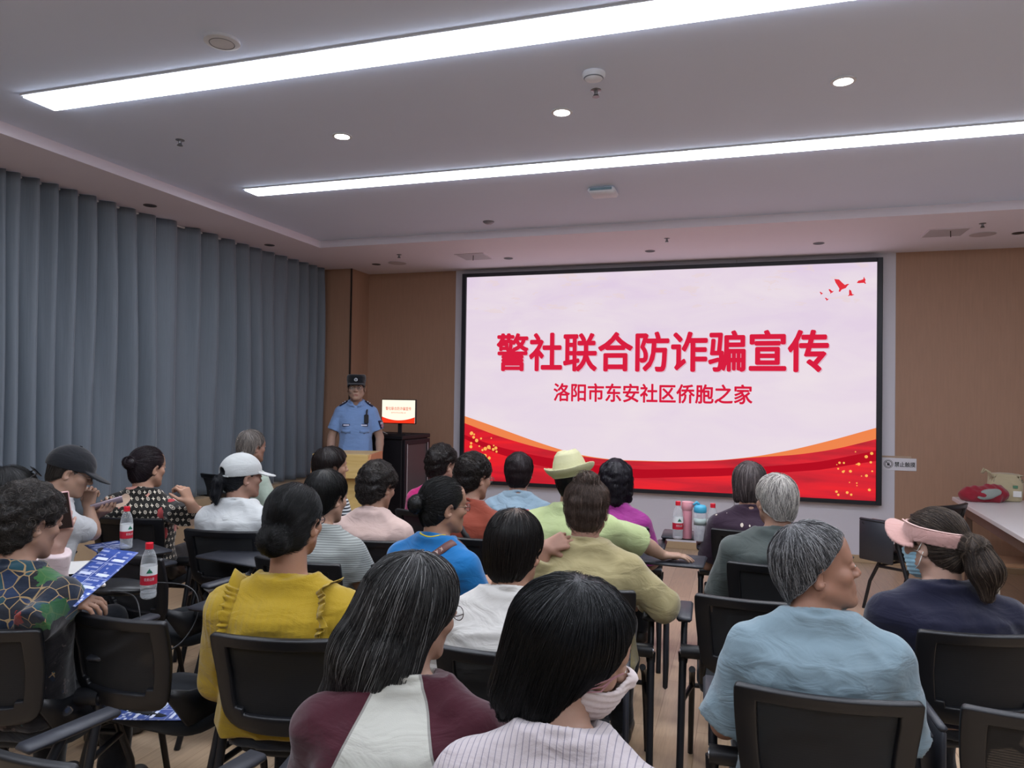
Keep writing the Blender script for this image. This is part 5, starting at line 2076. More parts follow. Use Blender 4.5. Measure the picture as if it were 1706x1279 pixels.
# second row
person('floral', 'person in a black monogram print blouse with hair in a bun, hand raised', 247, 744, 4.45, by=12, hy=-6, hp=6, sh=0.20, bulk=1.1, tone='b98a6c', trousers='1b181a',
       shirt=dict(mat=C_['mono'], sleeve=1.55, inf=0.018), hair=dict(dark='170f14', light='4a3a40', t=0.010, n=1200, flow='bun', bun=(-0.01, -0.12, 0.03), nape=(-0.05, -0.095),
       vols=[((-0.012, -0.125, 0.025), (0.048, 0.034, 0.036), 0.01)]),
       armR=dict(world=(at(334, 868, 4.12), at(317, 838, 4.02)), hdir=(-0.35, -0.15, 0.9), palm=(-0.9, 0.2, -0.3), curl=62))
person('whitecap', 'person in a white cap and white hoodie with a dark ponytail', 405, 752, 4.1, by=10, hy=-26, hp=4, sh=0.185, tone='a97d66', hair_top=0.024, trousers='c9a9a4',
       shirt=dict(mat=C_['hood'], sleeve=1.7, inf=0.018), hair=dict(dark='121419', light='3a3d45', t=0.002, n=700, nape=(-0.05, -0.09), flow='bun', bun=(0, -0.14, -0.02), steps=10,
       vols=[((0, -0.085, 0.0), (0, -0.135, -0.03), 0.026, 0.030), ((0, -0.135, -0.03), (0.0, -0.145, -0.10), 0.032, 0.026), ((0.0, -0.145, -0.10), (0.0, -0.14, -0.15), 0.024, 0.010)], lo=(-0.13, -0.20, -0.18)))
person('blush', 'person in a blush pink collared shirt with curly dark hair', 630, 771, 3.95, by=2, hy=-12, hp=16, sh=0.195, tone='b08468', lean=(0, 0.0),
       shirt=dict(mat=C_['blush'], collar='shirt', sleeve=1.6, inf=0.016, wr=0.005), hair=dict(dark='191514', light='6a5f58', t=0.020, curl=0.005, n=1100, flow='curl', nape=(-0.05, -0.085)))
person('rust', 'person in a rust brown tee with glasses and a black shoulder strap', 790, 756, 4.05, by=-8, hy=-26, hp=12, sh=0.195, tone='b3846a', lean=(0, 0.0),
       shirt=dict(mat=C_['rust'], sleeve=0.85), hair=dict(BRN, t=0.016, curl=0.003, n=1100, flow='curl', nape=(-0.052, -0.078)))
person('lime', 'person in a cream fedora and lime green tee with one arm resting on the armrest', 954, 748, 3.78, by=-2, hy=-4, hp=-2, hr=-11, sh=0.225, bulk=1.1, tone='b08a70', hair_top=0.040,
       shirt=dict(mat=C_['lime'], sleeve=0.85, inf=0.016, flare=0.02), hair=dict(BLK, t=0.003, n=300, nape=(-0.055, -0.07), flow='down'),
       armR=dict(world=(at(1074, 906, 3.75), at(1104, 925, 3.78)), hdir=(0.9, 0.25, 0.02), curl=16))
person('plum', 'person in a purple satin blouse with thick dark wavy hair before the screen', 1026, 768, 4.45, by=2, hy=6, hp=4, sh=0.185, tone='a97d66', lean=(0, 0.0),
       shirt=dict(mat=C_['plum'], sleeve=0.9, wr=0.006), hair=dict(dark='17141b', light='3f3a45', t=0.022, curl=0.005, n=1200, nape=(-0.03, -0.13), front=(0.06, 0.07), ears=False, flow='down',
       vols=[((0.07, -0.03, 0.0), (0.075, -0.03, -0.09), 0.034, 0.028), ((-0.06, -0.03, 0.0), (-0.062, -0.03, -0.09), 0.030, 0.024), ((0, -0.07, -0.02), (0.01, -0.075, -0.11), 0.06, 0.045)], lo=(-0.14, -0.18, -0.18)))
person('whitehair', 'person in a slate grey tee with short white hair, right of the aisle', 1293, 790, 3.47, by=2, hy=24, hp=4, sh=0.215, bulk=1.1, tone='ab7f66',
       shirt=dict(mat=C_['slate'], sleeve=0.95, inf=0.016, flare=0.02), hair=dict(dark='5a5655', light='d6d0c8', grey=0.62, t=0.012, n=1500, flow='crown', messy=0.45, nape=(-0.062, -0.052), front=(0.082, 0.07)))
# third row
person('blackcap', 'person in a black baseball cap and white tee with a fist at the chin', 120, 741, 3.8, by=-22, hy=-42, hp=24, sh=0.20, tone='b58b70', hair_top=0.022, trousers='16171c', near=True,
       lean=(0.0, 0.08), shirt=dict(mat=C_['white'], sleeve=0.72, inf=0.012, flare=0.010), hair=dict(dark='1a1816', light='6a625a', grey=0.2, t=0.003, n=900, nape=(-0.058, -0.062), front=(0.088, 0.06), flow='down'),
       armR=dict(world=(at(154, 887, 3.88), at(148, 846, 3.90)), hdir=(-0.15, 0.1, 1.0), palm=(-0.6, 0.7, 0.2), curl=72),
       armL=dict(world=(at(140, 880, 4.05), at(160, 857, 3.98)), hdir=(0.7, 0.2, 0.3), palm=(0.2, 0.2, 0.9), curl=45))
person('greystripe', 'person in a grey striped tee with short black hair, elbow on the armrest', 545, 783, 3.45, by=-2, hy=-12, hp=10, sh=0.215, bulk=1.08, tone='b08468', near=True, lean=(0, 0.0),
       shirt=dict(mat=C_['greystripe'], sleeve=0.72, inf=0.016, flare=0.018), hair=dict(BLK, t=0.012, n=1800, nape=(-0.058, -0.075), flow='crown', messy=0.3),
       armR=dict(world=(at(608, 978, 3.32), at(602, 985, 3.6))))
person('royal', 'person in royal blue tee with black bun, glasses and brown strap across back', 740, 795, 3.25, by=-15, hy=-42, hp=6, sh=0.20, bulk=1.05, tone='a97a5c', near=True, lean=(0, 0.0),
       shirt=dict(mat=C_['royal'], sleeve=0.85, inf=0.016, wr=0.003), hair=dict(BLK, t=0.008, n=2200, flow='bun', bun=(0, -0.13, 0.0), nape=(-0.045, -0.095), front=(0.085, 0.066),
       vols=[((0, -0.135, 0.0), (0.043, 0.036, 0.040), 0.008)]))
person('khaki', 'person in a khaki linen shirt with hair clipped up, hand at the neck', 978, 800, 3.08, by=4, hy=8, hp=18, sh=0.215, bulk=1.08, tone='a97a62', near=True, lean=(0, 0.0),
       shirt=dict(mat=C_['khaki'], collar='shirt', sleeve=1.75, inf=0.022, wr=0.006), hair=dict(dark='33261f', light='8a7468', t=0.011, fuzz=0.014, lock=0.003, n=2600, flow='bun', bun=(0, -0.065, 0.125), nape=(-0.05, -0.095), grey=0.08,
       curl=0.0025, vols=[((0, -0.075, 0.112), (0.042, 0.036, 0.032), 0.012), ((0.02, -0.055, 0.128), (0.024, 0.02, 0.02), 0.01), ((-0.022, -0.075, 0.125), (0.022, 0.02, 0.02), 0.01)]),
       armR=dict(world=(at(1106, 1008, 2.92), at(1075, 1000, 3.25))), armL=dict(world=(at(893, 985, 2.98), at(908, 912, 2.96)), hdir=(0.85, 0.2, 0.35), palm=(0.2, 0.9, -0.3), curl=58))
person('visor', 'person in a pink sun visor, blue face mask and navy tee at the right', 1557, 845, 2.62, by=14, hy=42, hp=10, hr=4, sh=0.225, bulk=1.1, tone='b98f78', near=True, lean=(-0.05, 0.03), hair_top=0.014,
       shirt=dict(mat=C_['navy'], sleeve=1.3, inf=0.018, wr=0.004), hair=dict(dark='1f1614', light='7d6c5c', grey=0.22, t=0.008, n=3200, nape=(-0.05, -0.095), flow='bun', bun=(0.0, -0.15, -0.02), steps=12, front=(0.088, 0.07),
       vols=[((0, -0.10, 0.0), (0.005, -0.145, -0.015), 0.028, 0.034), ((0.005, -0.145, -0.015), (0.01, -0.170, -0.09), 0.044, 0.050), ((0.01, -0.17, -0.09), (0.01, -0.165, -0.175), 0.050, 0.020)], lo=(-0.13, -0.25, -0.22)))
# fourth row
person('sunglasses', 'person with dark hair and sunglasses pushed up, raising a phone at the left edge', 18, 778, 3.1, by=-20, hy=-30, hp=10, sh=0.185, tone='c79a86', near=True,
       shirt=dict(mat=C_['pinkwhite'], sleeve=1.85, inf=0.020), hair=dict(BLK, t=0.012, n=1500, nape=(-0.045, -0.10), flow='crown'),
       armR=dict(world=(at(84, 968, 2.92), at(95, 910, 2.90)), hdir=(0.22, 0.15, 0.95), palm=(-0.8, 0.4, 0.1), curl=30))
person('garden', 'person with curly greying hair and a dark garden print blouse in the left foreground', 48, 808, 2.5, by=14, hy=-8, hp=14, sh=0.205, bulk=1.1, tone='b08468', near=True, lean=(0, 0.0),
       shirt=dict(mat=C_['garden'], sleeve=1.75, inf=0.015), hair=dict(dark='14110f', light='7a726c', t=0.022, curl=0.006, n=2600, flow='curl', nape=(-0.05, -0.095), grey=0.10, grey_zone=((0.02, -0.02, 0.12), (0.03, 0.07, 0.03))),
       armR=dict(world=(at(52, 1045, 2.27), at(98, 1004, 2.40)), hdir=(0.9, 0.3, 0.0), palm=(0.1, 0.3, -0.95), curl=35))
person('yellow', 'person in a mustard yellow ruffled blouse with a low dark bun', 492, 806, 2.45, by=13, hy=4, hp=5, sh=0.215, bulk=1.12, tone='b07e5e', near=True, nk=0.212, lean=(0, 0.0),
       shirt=dict(mat=C_['yellow'], sleeve=1.25, inf=0.024, wr=0.0045, wf=36, wsq=(1, 1, 0.35), gather=150, neck=0.074), hair=dict(BLK, t=0.009, n=3200, flow='bun', bun=(-0.005, -0.125, -0.055), nape=(-0.05, -0.122),
       vols=[((-0.005, -0.116, -0.052), (0.060, 0.040, 0.050), 0.010)]))
person('ivory', 'person in an ivory tee with thinning black hair, behind the khaki shirt', 858, 850, 2.36, by=8, hy=-6, hp=14, sh=0.20, bulk=1.05, tone='b08062', near=True, nk=0.15, lean=(0, 0.0),
       shirt=dict(mat=C_['ivory'], sleeve=0.85, inf=0.016, wr=0.006, wsq=(0.45, 1, 1.3)), hair=dict(dark='0c0b0b', light='9a7a62', t=0.012, tmax=0.03, n=3000, steps=12, nape=(-0.052, -0.088), front=(0.085, 0.07), flow='down',
       bald=((0, -0.045, 0.130), 0.055, 0.30)))
person('sky', 'person in a pale blue tee with grey hair, head turned right in profile', 1360, 868, 2.07, by=3, hy=-82, hp=-7, sh=0.198, bulk=1.05, tone='ad7a5e', near=True, nk=0.155, lean=(0.02, 0.01), hair_top=0.013,
       shirt=dict(mat=C_['sky'], sleeve=0.90, inf=0.016, flare=0.020, wr=0.006, wf=26, wsq=(1.3, 1, 0.7)), hair=dict(dark='232326', light='a8a8a8', grey=0.36, t=0.011, n=4500, steps=8, nape=(-0.063, -0.050), front=(0.076, 0.088), flow='crown', messy=0.35))
# nearest row
person('raglan', 'person with long dark hair and a cream and maroon raglan top in the foreground', 694, 925, 1.74, by=12, hy=-30, hp=12, hr=4, sh=0.20, bulk=1.05, tone='b58a70', near=True, lean=(0.02, 0.13), nk=0.18,
       shirt=dict(mat=C_['raglan'], sleeve=1.8, inf=0.020, wr=0.006, wf=24, attr=lambda c, i: 0.5 + 4 * (np.abs(c[:, 0] - i['lx'] * 0.7) - 0.070 - 0.45 * (i['zn'] - c[:, 2]).clip(-0.1, 0.35))),
       hair=dict(dark='0e0c0c', light='8f8f8d', t=0.016, n=6000, steps=16, step=0.014, rad=0.0008, nape=(-0.02, -0.30), front=(0.075, 0.08), flow='down', wind=(-0.15, -0.12, 0), messy=0.12,
                 vols=[((-0.02, -0.05, 0.02), (-0.045, -0.085, -0.12), 0.085, 0.078, 0.03), ((-0.045, -0.085, -0.12), (-0.085, -0.10, -0.24), 0.074, 0.042, 0.03), ((-0.085, -0.10, -0.24), (-0.125, -0.10, -0.32), 0.040, 0.012, 0.02),
                       ((0.055, -0.02, 0.02), (0.055, -0.03, -0.13), 0.035, 0.030, 0.03), ((0.02, -0.07, -0.10), (0.0, -0.08, -0.21), 0.06, 0.035, 0.03)],
                 carve=[((0.0, 0.115, -0.03), (0.058, 0.075, 0.10))], lo=(-0.20, -0.22, -0.36), hi=(0.14, 0.14, 0.17),
                 ears=False, grey_zone=((-0.03, 0.03, 0.10), (0.035, 0.08, 0.06)), grey=0.10),
       )
person('bob', 'person with a black bob, white face mask and pinstriped blouse in the foreground', 962, 968, 1.42, by=0, hy=-68, hp=20, hr=12, sh=0.19, tone='b58a70', near=True, lean=(0.02, 0.12), nk=0.17, hs=1.0,
       shirt=dict(mat=C_['pin'], sleeve=1.5, inf=0.018, wr=0.004), hair=dict(dark='0b0c0e', light='34373a', t=0.019, n=7000, steps=16, step=0.014, rad=0.0006, nape=(-0.01, -0.20), front=(0.080, 0.085), flow='down', messy=0.05, rough=0.3,
                 vols=[((0.055, -0.02, 0.03), (0.062, -0.03, -0.10), 0.045, 0.036, 0.03), ((-0.055, -0.02, 0.03), (-0.066, -0.03, -0.12), 0.045, 0.040, 0.03), ((0, -0.06, 0.02), (0, -0.065, -0.13), 0.085, 0.062, 0.03)],
                 carve=[((0.0, 0.115, -0.04), (0.060, 0.080, 0.11))], ears=False, floor=-0.165, lo=(-0.15, -0.18, -0.19), hi=(0.15, 0.14, 0.17)))
# ------------------------------------------------------------------ things people wear
def hp_(k):
    return PEOPLE[k]


baseball_cap(hp_('blackcap'), M_capb, emblem=True)
baseball_cap(hp_('whitecap'), M_capw, back_hole=True)
for k in ('blackcap', 'rust', 'royal', 'yellow', 'raglan'):
    glasses(hp_(k), M_glm if k in ('raglan', 'rust') else M_gl)
glasses(hp_('officer'), M_glm)
face_mask(hp_('visor'), M_maskb, M_loop)
face_mask(hp_('bob'), M_maskw, plain('loop_dark', '3a2a26', 0.6), drop=-0.004, puff=0.010)

# police cap
inf_ = hp_('officer')
V = Vol((-0.12, -0.14, 0.0), (0.12, 0.18, 0.17), 0.0045)
P = V.all()
Kc = np.array([(0.020, 0, -0.012, 0.086, 0.104), (0.05, 0, -0.012, 0.087, 0.105), (0.075, 0, -0.012, 0.092, 0.110), (0.115, 0, -0.01, 0.091, 0.109), (0.131, 0, -0.01, 0.078, 0.094)])
d = loft(P, Kc)
bx = np.sqrt((P[0] / 0.080) ** 2 + ((P[1] - 0.07) / 0.075) ** 2)
zb = 0.048 - 2.0 * P[0] ** 2 - 0.22 * (P[1] - 0.085)
d = smin(d, np.maximum(np.maximum((bx - 1) * 0.06, np.abs(P[2] - zb) - 0.004), 0.07 - P[1]), 0.004)
d = np.maximum(d, -ell(P, (0, -0.012, 0.0), (0.080, 0.098, 0.10)))
V.v = d.astype(np.float32)
v_, f_ = V.mesh()
pc = worn(inf_, 'police_cap', v_, f_, [M_capb])
m = MB()
pts = [(0.016 * math.cos(w) * (1.0 if math.sin(w) > 0 else 1.1), 0.0985, 0.082 + 0.017 * math.sin(w)) for w in np.linspace(0, 2 * math.pi, 16, endpoint=False)]
m.add(pts + [(p[0] * 0.9, 0.1055, 0.082 + (p[2] - 0.082) * 0.9) for p in pts], [tuple(range(16, 32))] + [(i, (i + 1) % 16, 16 + (i + 1) % 16, 16 + i) for i in range(16)])
bd = m.build('badge', plain('badge_silver', 'c9cdd2', 0.4, 0.3), pc)
MB().lathe([(0.008, 0), (0.0095, 0.002), (0.0, 0.003)], n=16).build('crest', plain('badge_grey', '6f757d', 0.4), bd).matrix_basis = Matrix.Translation((0, 0.1055, 0.082)) @ Matrix.Rotation(-math.pi / 2, 4, 'X')

# officer: epaulettes, name badges, arm patch, radio, belt
b = inf_['body']
K = inf_['K']


def chest_y(z, x, inf=0.018):
    a = np.interp(z, K[:, 0], K[:, 3]) + inf
    bb = np.interp(z, K[:, 0], K[:, 4]) + inf
    c = np.interp(z, K[:, 0], K[:, 2])
    return c + bb * max(0.0, 1 - abs(x / a) ** 2.3) ** (1 / 2.3)


zn_ = inf_['zn']
for sx in (-1, 1):
    zc = zn_ - 0.19
    yb_ = chest_y(zc, 0.085)
    MB().box((sx * 0.085, yb_ + 0.003, zc), (0.072, 0.006, 0.024), bev=0.002).build('name_badge', C_['navytrim'], b)
    MB().box((sx * 0.085, yb_ + 0.0075, zc), (0.056, 0.003, 0.012)).build('badge_lettering', M_flw, b)
    # chest pocket flap
    m = MB()
    zp = zn_ - 0.235
    m.grid([[(sx * x, chest_y(zp - dz, x) + 0.004, zp - dz - (0.012 if 0.075 < x < 0.095 and dz > 0.02 else 0)) for x in np.linspace(0.04, 0.135, 7)] for dz in (0.0, 0.03)])
    m.build('pocket_flap', C_['police'], b, smooth=True).modifiers.new('t', 'SOLIDIFY').thickness = 0.003
ry = chest_y(zn_ - 0.12, 0.10)
rd = MB().box((-0.105, ry + 0.018, zn_ - 0.13), (0.042, 0.03, 0.085), bev=0.006).build('radio', M_plast, b)
MB().tube([(-0.105, ry + 0.015, zn_ - 0.09), (-0.11, ry - 0.01, zn_ - 0.04)], 0.008, 8).build('clip', M_plast, rd)
m = MB()
zb_ = float(K[0, 0]) + 0.045
for inf2, nm in ((0.024, 'belt'),):
    P_ = []
    for zz in (zb_ - 0.026, zb_ + 0.026):
        P_.append([((np.interp(zz, K[:, 0], K[:, 3]) + inf2) * math.copysign(abs(math.cos(w)) ** 0.87, math.cos(w)), np.interp(zz, K[:, 0], K[:, 2]) + (np.interp(zz, K[:, 0], K[:, 4]) + inf2) * math.copysign(abs(math.sin(w)) ** 0.87, math.sin(w)), zz) for w in np.linspace(0, 2 * math.pi, 41)])
    m.grid(P_)
bl = m.build('belt', M_capb, b, smooth=True)
bl.modifiers.new('t', 'SOLIDIFY').thickness = 0.006
MB().box((0, chest_y(zb_, 0, 0.034), zb_), (0.075, 0.012, 0.05), bev=0.004).build('buckle', plain('buckle_steel', 'a9a79c', 0.35, 0.7), bl)

# cream fedora
li_ = hp_('lime')
V = Vol((-0.19, -0.21, -0.02), (0.19, 0.21, 0.19), 0.0042)
P = V.all()
Kh = np.array([(0.022, 0, -0.012, 0.090, 0.110), (0.06, 0, -0.012, 0.087, 0.105), (0.10, 0, -0.012, 0.077, 0.093), (0.135, 0, -0.012, 0.063, 0.078), (0.155, 0, -0.010, 0.044, 0.060)])
d = loft(P, Kh) 
d = -smin(-d, ell(P, (0, -0.005, 0.172), (0.020, 0.075, 0.034)), 0.02)
for sx in (-1, 1):
    d = -smin(-d, ell(P, (sx * 0.075, 0.070, 0.135), (0.034, 0.04, 0.04)), 0.02)
rr = np.sqrt((P[0] / 0.132) ** 2 + ((P[1] + 0.008) / 0.156) ** 2)
ang = np.arctan2(P[1], P[0])
rise = np.clip((rr - 0.62) / 0.38, 0, 1.1) ** 1.6
zb = 0.028 + rise * (0.014 + 0.034 * np.cos(ang) ** 2 + 0.030 * np.clip(-np.sin(ang), 0, 1)) - rise * 0.012 * np.clip(np.sin(ang), 0, 1)
d = smin(d, -smin(-(rr - 1) * 0.13, -(np.abs(P[2] - zb) / (1 + 0.5 * rise) - 0.0065), 0.012), 0.006)
d = np.maximum(d, -ell(P, (0, -0.012, 0.010), (0.083, 0.102, 0.115)))
V.v = d.astype(np.float32)
v_, f_ = V.mesh()
ht = worn(li_, 'fedora', v_, f_, [M_hat])
m = MB()
m.grid([[((0.0925 if z < 0.05 else 0.0915) * math.cos(w), -0.012 + (0.1125 if z < 0.05 else 0.1105) * math.sin(w), z) for w in np.linspace(0, 2 * math.pi, 41)] for z in (0.034, 0.056)])
m.build('hat_band', plain('cream_band', 'd8d6b4', 0.6), ht, smooth=True)

# pink sun visor: open crown band with a large brim
vi_ = hp_('visor')
V = Vol((-0.14, -0.16, -0.06), (0.14, 0.24, 0.15), 0.0045)
P = V.all()
el = ell(P, (0, -0.014, 0.030), (0.0985, 0.119, 0.111))
zc = 0.022 + 0.26 * P[1]
wd = 0.026 + 0.10 * np.clip(P[1] + 0.02, 0, 0.12)
d = np.maximum(np.maximum(el, -(el + 0.008)), np.abs(P[2] - zc - 0.012) - wd)
bx = np.sqrt((P[0] / 0.108) ** 2 + ((P[1] - 0.066) / 0.102) ** 2)
zb = 0.056 - 4.2 * P[0] ** 2 + 0.42 * (P[1] - 0.085)
d = smin(d, np.maximum(np.maximum((bx - 1) * 0.07, np.abs(P[2] - zb) / np.sqrt(1.18 + (8.4 * P[0]) ** 2) - 0.0046), 0.055 - P[1] - 5 * P[0] ** 2), 0.012)
d = d + np.where((P[1] < 0.05), 0.0007 * np.sin(np.arctan2(P[0], P[1]) * 90), 0)
V.v = d.astype(np.float32)
v_, f_ = V.mesh()
vs_ = worn(vi_, 'sun_visor', v_, f_, [M_pinkv])
m = MB()
m.tube([(0.0955 * math.cos(w), -0.014 + 0.1135 * math.sin(w), 0.034 + 0.028 + 0.26 * (-0.014 + 0.1135 * math.sin(w)) + 0.10 * max(0, 0.1135 * math.sin(w))) for w in np.linspace(-math.pi * 1.25, math.pi * 0.25, 30)], 0.003, 6)
m.build('edge_piping', plain('pink_piping', 'd8b4ac', 0.5), vs_, smooth=True)

# sunglasses pushed up in the hair at the left edge
sg_ = hp_('sunglasses')
m = MB()
for sx in (-1, 1):
    m.lathe([(0.0, 0.003), (0.024, 0.002), (0.028, 0.0), (0.024, -0.002), (0.0, -0.002)], n=20, M=Matrix.Translation((sx * 0.032, 0.072, 0.118)) @ Matrix.Rotation(math.radians(-42), 4, 'X'))
    m.tube([(sx * 0.058, 0.07, 0.115), (sx * 0.088, 0.03, 0.085), (sx * 0.092, -0.03, 0.03)], 0.003, 6)
worn_mb(sg_, m, 'sunglasses', plain('sunglass_black', '0c0c0e', 0.12, spec=0.8))

# hair clip, scrunchies, earring, small jewellery
kh = hp_('khaki')
m = MB()
for k in range(5):
    a = -0.02 + 0.01 * k
    m.tube([(a, -0.085, 0.118), (a * 1.1, -0.068, 0.140), (a, -0.050, 0.130)], 0.0026, 6)
m.tube([(-0.024, -0.085, 0.118), (0.024, -0.085, 0.118)], 0.003, 6)
worn_mb(kh, m, 'hair_clip', plain('clip_smoke', '4a4a52', 0.25))
for k, c, R, z in (('whitecap', (0, -0.128, -0.03), 0.030, 0), ('visor', (0.004, -0.135, -0.012), 0.036, 0)):
    m = MB().tube([(c[0] + R * math.cos(w), c[1] + R * 0.5 * math.sin(w), c[2] + R * 0.85 * math.sin(w)) for w in np.linspace(0, 2 * math.pi, 17)], 0.006, 8)
    worn_mb(hp_(k), m, 'hair_tie', plain('tie_dark', '15131a', 0.7))
rg = hp_('royal')
m = MB().tube([(0.012 * math.cos(w), -0.105 + 0.010 * math.sin(w), 0.042 + 0.004 * math.sin(w)) for w in np.linspace(0, 2 * math.pi, 13)], 0.004, 6)
worn_mb(rg, m, 'hair_tie', plain('tie_dark', '15131a', 0.7))
bb_ = hp_('bob')
m = MB().box((0.092, -0.022, -0.055), (0.004, 0.006, 0.014), bev=0.001)
worn_mb(bb_, m, 'earring', M_pearl)
m = MB()
for k in range(3):
    m.tube([(0.062 + 0.004 * k, 0.085 - 0.008 * k, 0.012 - 0.003 * k), (0.080 + 0.002 * k, 0.052, -0.006 - 0.010 * k), (0.078, 0.030, -0.028 - 0.006 * k)], 0.0016, 6)
worn_mb(bb_, m, 'mask_chain', plain('bead_pink', 'a87a80', 0.3))


# straps and trims that follow a shirt's back: points in body-local frame projected on the shirt
from mathutils.bvhtree import BVHTree


def shirt_of(info):
    for c in info['body'].children:
        if c.name.startswith(('shirt', 'blouse')):
            return c


def drape(info, pts, width, name, mat, thick=0.004, n=40, off=0.004):
    """ribbon following the shirt surface between (x, z) points on the back (y from behind)"""
    me = shirt_of(info).data
    co = np.empty(len(me.vertices) * 3, np.float32)
    me.vertices.foreach_get('co', co)
    bv = BVHTree.FromPolygons([Vector(p) for p in co.reshape(-1, 3)], [tuple(p.vertices) for p in me.polygons])
    P = np.array(pts, float)
    t = np.linspace(0, len(P) - 1, n)
    C = np.stack([np.interp(t, np.arange(len(P)), P[:, i]) for i in range(3)], -1)
    for _ in range(4):
        C[1:-1] = (C[:-2] + 2 * C[1:-1] + C[2:]) / 4
    L, R = [], []
    pr = []
    for c in C:
        loc, nor, _, _ = bv.find_nearest(Vector(c))
        pr.append((np.array(loc), np.array(nor)))
    for i, (p, nn) in enumerate(pr):
        tg = pr[min(i + 1, n - 1)][0] - pr[max(i - 1, 0)][0]
        sd = norm(np.cross(tg, nn))
        L.append(p + nn * off + sd * width / 2)
        R.append(p + nn * off - sd * width / 2)
    o = MB().grid([L, [(a + b) / 2 + q[1] * 0.001 for a, b, q in zip(L, R, pr)], R]).build(name, mat, info['body'], smooth=True)
    o.modifiers.new('t', 'SOLIDIFY').thickness = thick
    return o, pr


# officer's epaulettes and arm patch laid on the shirt
for sx in (-1, 1):
    S_ = inf_['arms'][sx]['S']
    e_, pr_ = drape(inf_, [(sx * 0.085, S_[1] + 0.012, S_[2] + 0.12), (sx * 0.12, S_[1] + 0.012, S_[2] + 0.11), (sx * 0.165, S_[1] + 0.012, S_[2] + 0.075)], 0.058, 'epaulette', C_['navytrim'], 0.010, 12, 0.004)
    for k in (4, 7):
        p, nn = pr_[k]
        tg = norm(pr_[k + 1][0] - pr_[k - 1][0])
        MB().box((0, 0, 0), (0.008, 0.040, 0.004), basis(tuple(p + nn * 0.010), tuple(tg), tuple(np.cross(nn, tg)))).build('rank_bar', M_flw, e_)
a_ = inf_['arms'][-1]
c_ = a_['S'] * 0.55 + a_['E'] * 0.45
e_, pr_ = drape(inf_, [tuple(a_['S'] * 0.74 + a_['E'] * 0.26 + A3(-0.09, 0.05, 0)), tuple(c_ + A3(-0.09, 0.05, 0)), tuple(a_['S'] * 0.42 + a_['E'] * 0.58 + A3(-0.09, 0.05, 0))], 0.070, 'arm_patch', C_['navytrim'], 0.004, 10, 0.003)
p, nn = pr_[3]
text_mesh('patch_lettering', '警察', (0.05, 0.022), e_, M_flw, basis(tuple(p + nn * 0.009), tuple(norm(np.cross((0, 0, 1.0), nn))), (0, 0, 1)), bold=0.03)
p, nn = pr_[6]
MB().lathe([(0.020, 0.0), (0.016, 0.003), (0.0, 0.003)], n=14, M=basis(tuple(p + nn * 0.006), tuple(norm(np.cross((0, 0, 1.0), nn))), (0, 0, 1))).build('patch_shield', plain('badge_rose', 'a8788a', 0.5), e_)

nb = rg['nb']
st_, pr_ = drape(rg, [(0.12, nb[1] + 0.03, nb[2] + 0.0), (0.07, nb[1] - 0.10, nb[2] - 0.015), (-0.01, nb[1] - 0.2, nb[2] - 0.045), (-0.09, nb[1] - 0.2, nb[2] - 0.10), (-0.15, nb[1] - 0.15, nb[2] - 0.20)], 0.036, 'bag_strap', plain('strap_brown', '5e3a36', 0.6))
# lettering along the strap
wd_ = 'KADAISHU'
for i, ch in enumerate(wd_):
    k = int(np.interp(i, [0, 7], [7, 22]))
    p, nn = pr_[k]
    tg = norm(pr_[k + 1][0] - pr_[k - 1][0])
    M = basis(tuple(p + nn * 0.0075), tuple(tg), tuple(np.cross(nn, tg)))
    text_mesh('strap_letter', ch, (0.012, 0.018), st_, plain('strap_thread', 'c0a89a', 0.6), M, bold=0.01)
drape(rg, [(0.078 * math.cos(w), nb[1] + 0.01 + 0.078 * math.sin(w), nb[2] + 0.022 - 0.022 * math.sin(w)) for w in np.linspace(-math.pi * 1.1, 0.1 * math.pi, 12)], 0.007, 'collar_piping', C_['trim_yellow'], off=0.002)
ru = hp_('rust')
nb = ru['nb']
drape(ru, [(-0.06, nb[1] + 0.02, nb[2]), (0.0, nb[1] - 0.12, nb[2] - 0.05), (0.09, nb[1] - 0.2, nb[2] - 0.15), (0.17, nb[1] - 0.1, nb[2] - 0.28)], 0.03, 'bag_strap', plain('strap_black', '1a1718', 0.6))
# hood lying on the backs of two shirts, yellow blouse ruffles
wc = hp_('whitecap')
nb = wc['nb']
V = Vol((nb[0] - 0.16, nb[1] - 0.20, nb[2] - 0.22), (nb[0] + 0.16, nb[1] + 0.08, nb[2] + 0.06), 0.008)
for w in np.linspace(-0.15 * math.pi, 1.15 * math.pi, 16):
    V.ell((nb[0] + 0.085 * math.cos(w), nb[1] - 0.012 - 0.075 * math.sin(w), nb[2] + 0.006 - 0.075 * max(0, math.sin(w))), (0.034, 0.032, 0.034), 0.03)
V.v += (0.004 * wob(V.all(), 45, 3)).astype(np.float32)
v_, f_ = V.mesh()
np_mesh('hood', v_, f_, [C_['hood']], wc['body'])
cb_ = hp_('chambray')
nb = cb_['nb']
V = Vol((nb[0] - 0.20, nb[1] - 0.24, nb[2] - 0.28), (nb[0] + 0.20, nb[1] + 0.06, nb[2] + 0.06), 0.009)
for w in np.linspace(0.0, math.pi, 12):
    V.ell((nb[0] + 0.095 * math.cos(w), nb[1] - 0.02 - 0.075 * math.sin(w), nb[2] + 0.0 - 0.06 * math.sin(w)), (0.036, 0.03, 0.03), 0.03)
V.cone((nb[0] + 0.0, nb[1] - 0.105, nb[2] - 0.07), (nb[0] - 0.02, nb[1] - 0.135, nb[2] - 0.20), 0.05, 0.018, 0.04)
V.ell((nb[0], nb[1] - 0.03, nb[2] - 0.005), (0.07, 0.05, 0.032), 0.03)
V.v += (0.005 * wob(V.all(), 50, 3)).astype(np.float32)
v_, f_ = V.mesh()
np_mesh('hood', v_, f_, [C_['chambray']], cb_['body'])
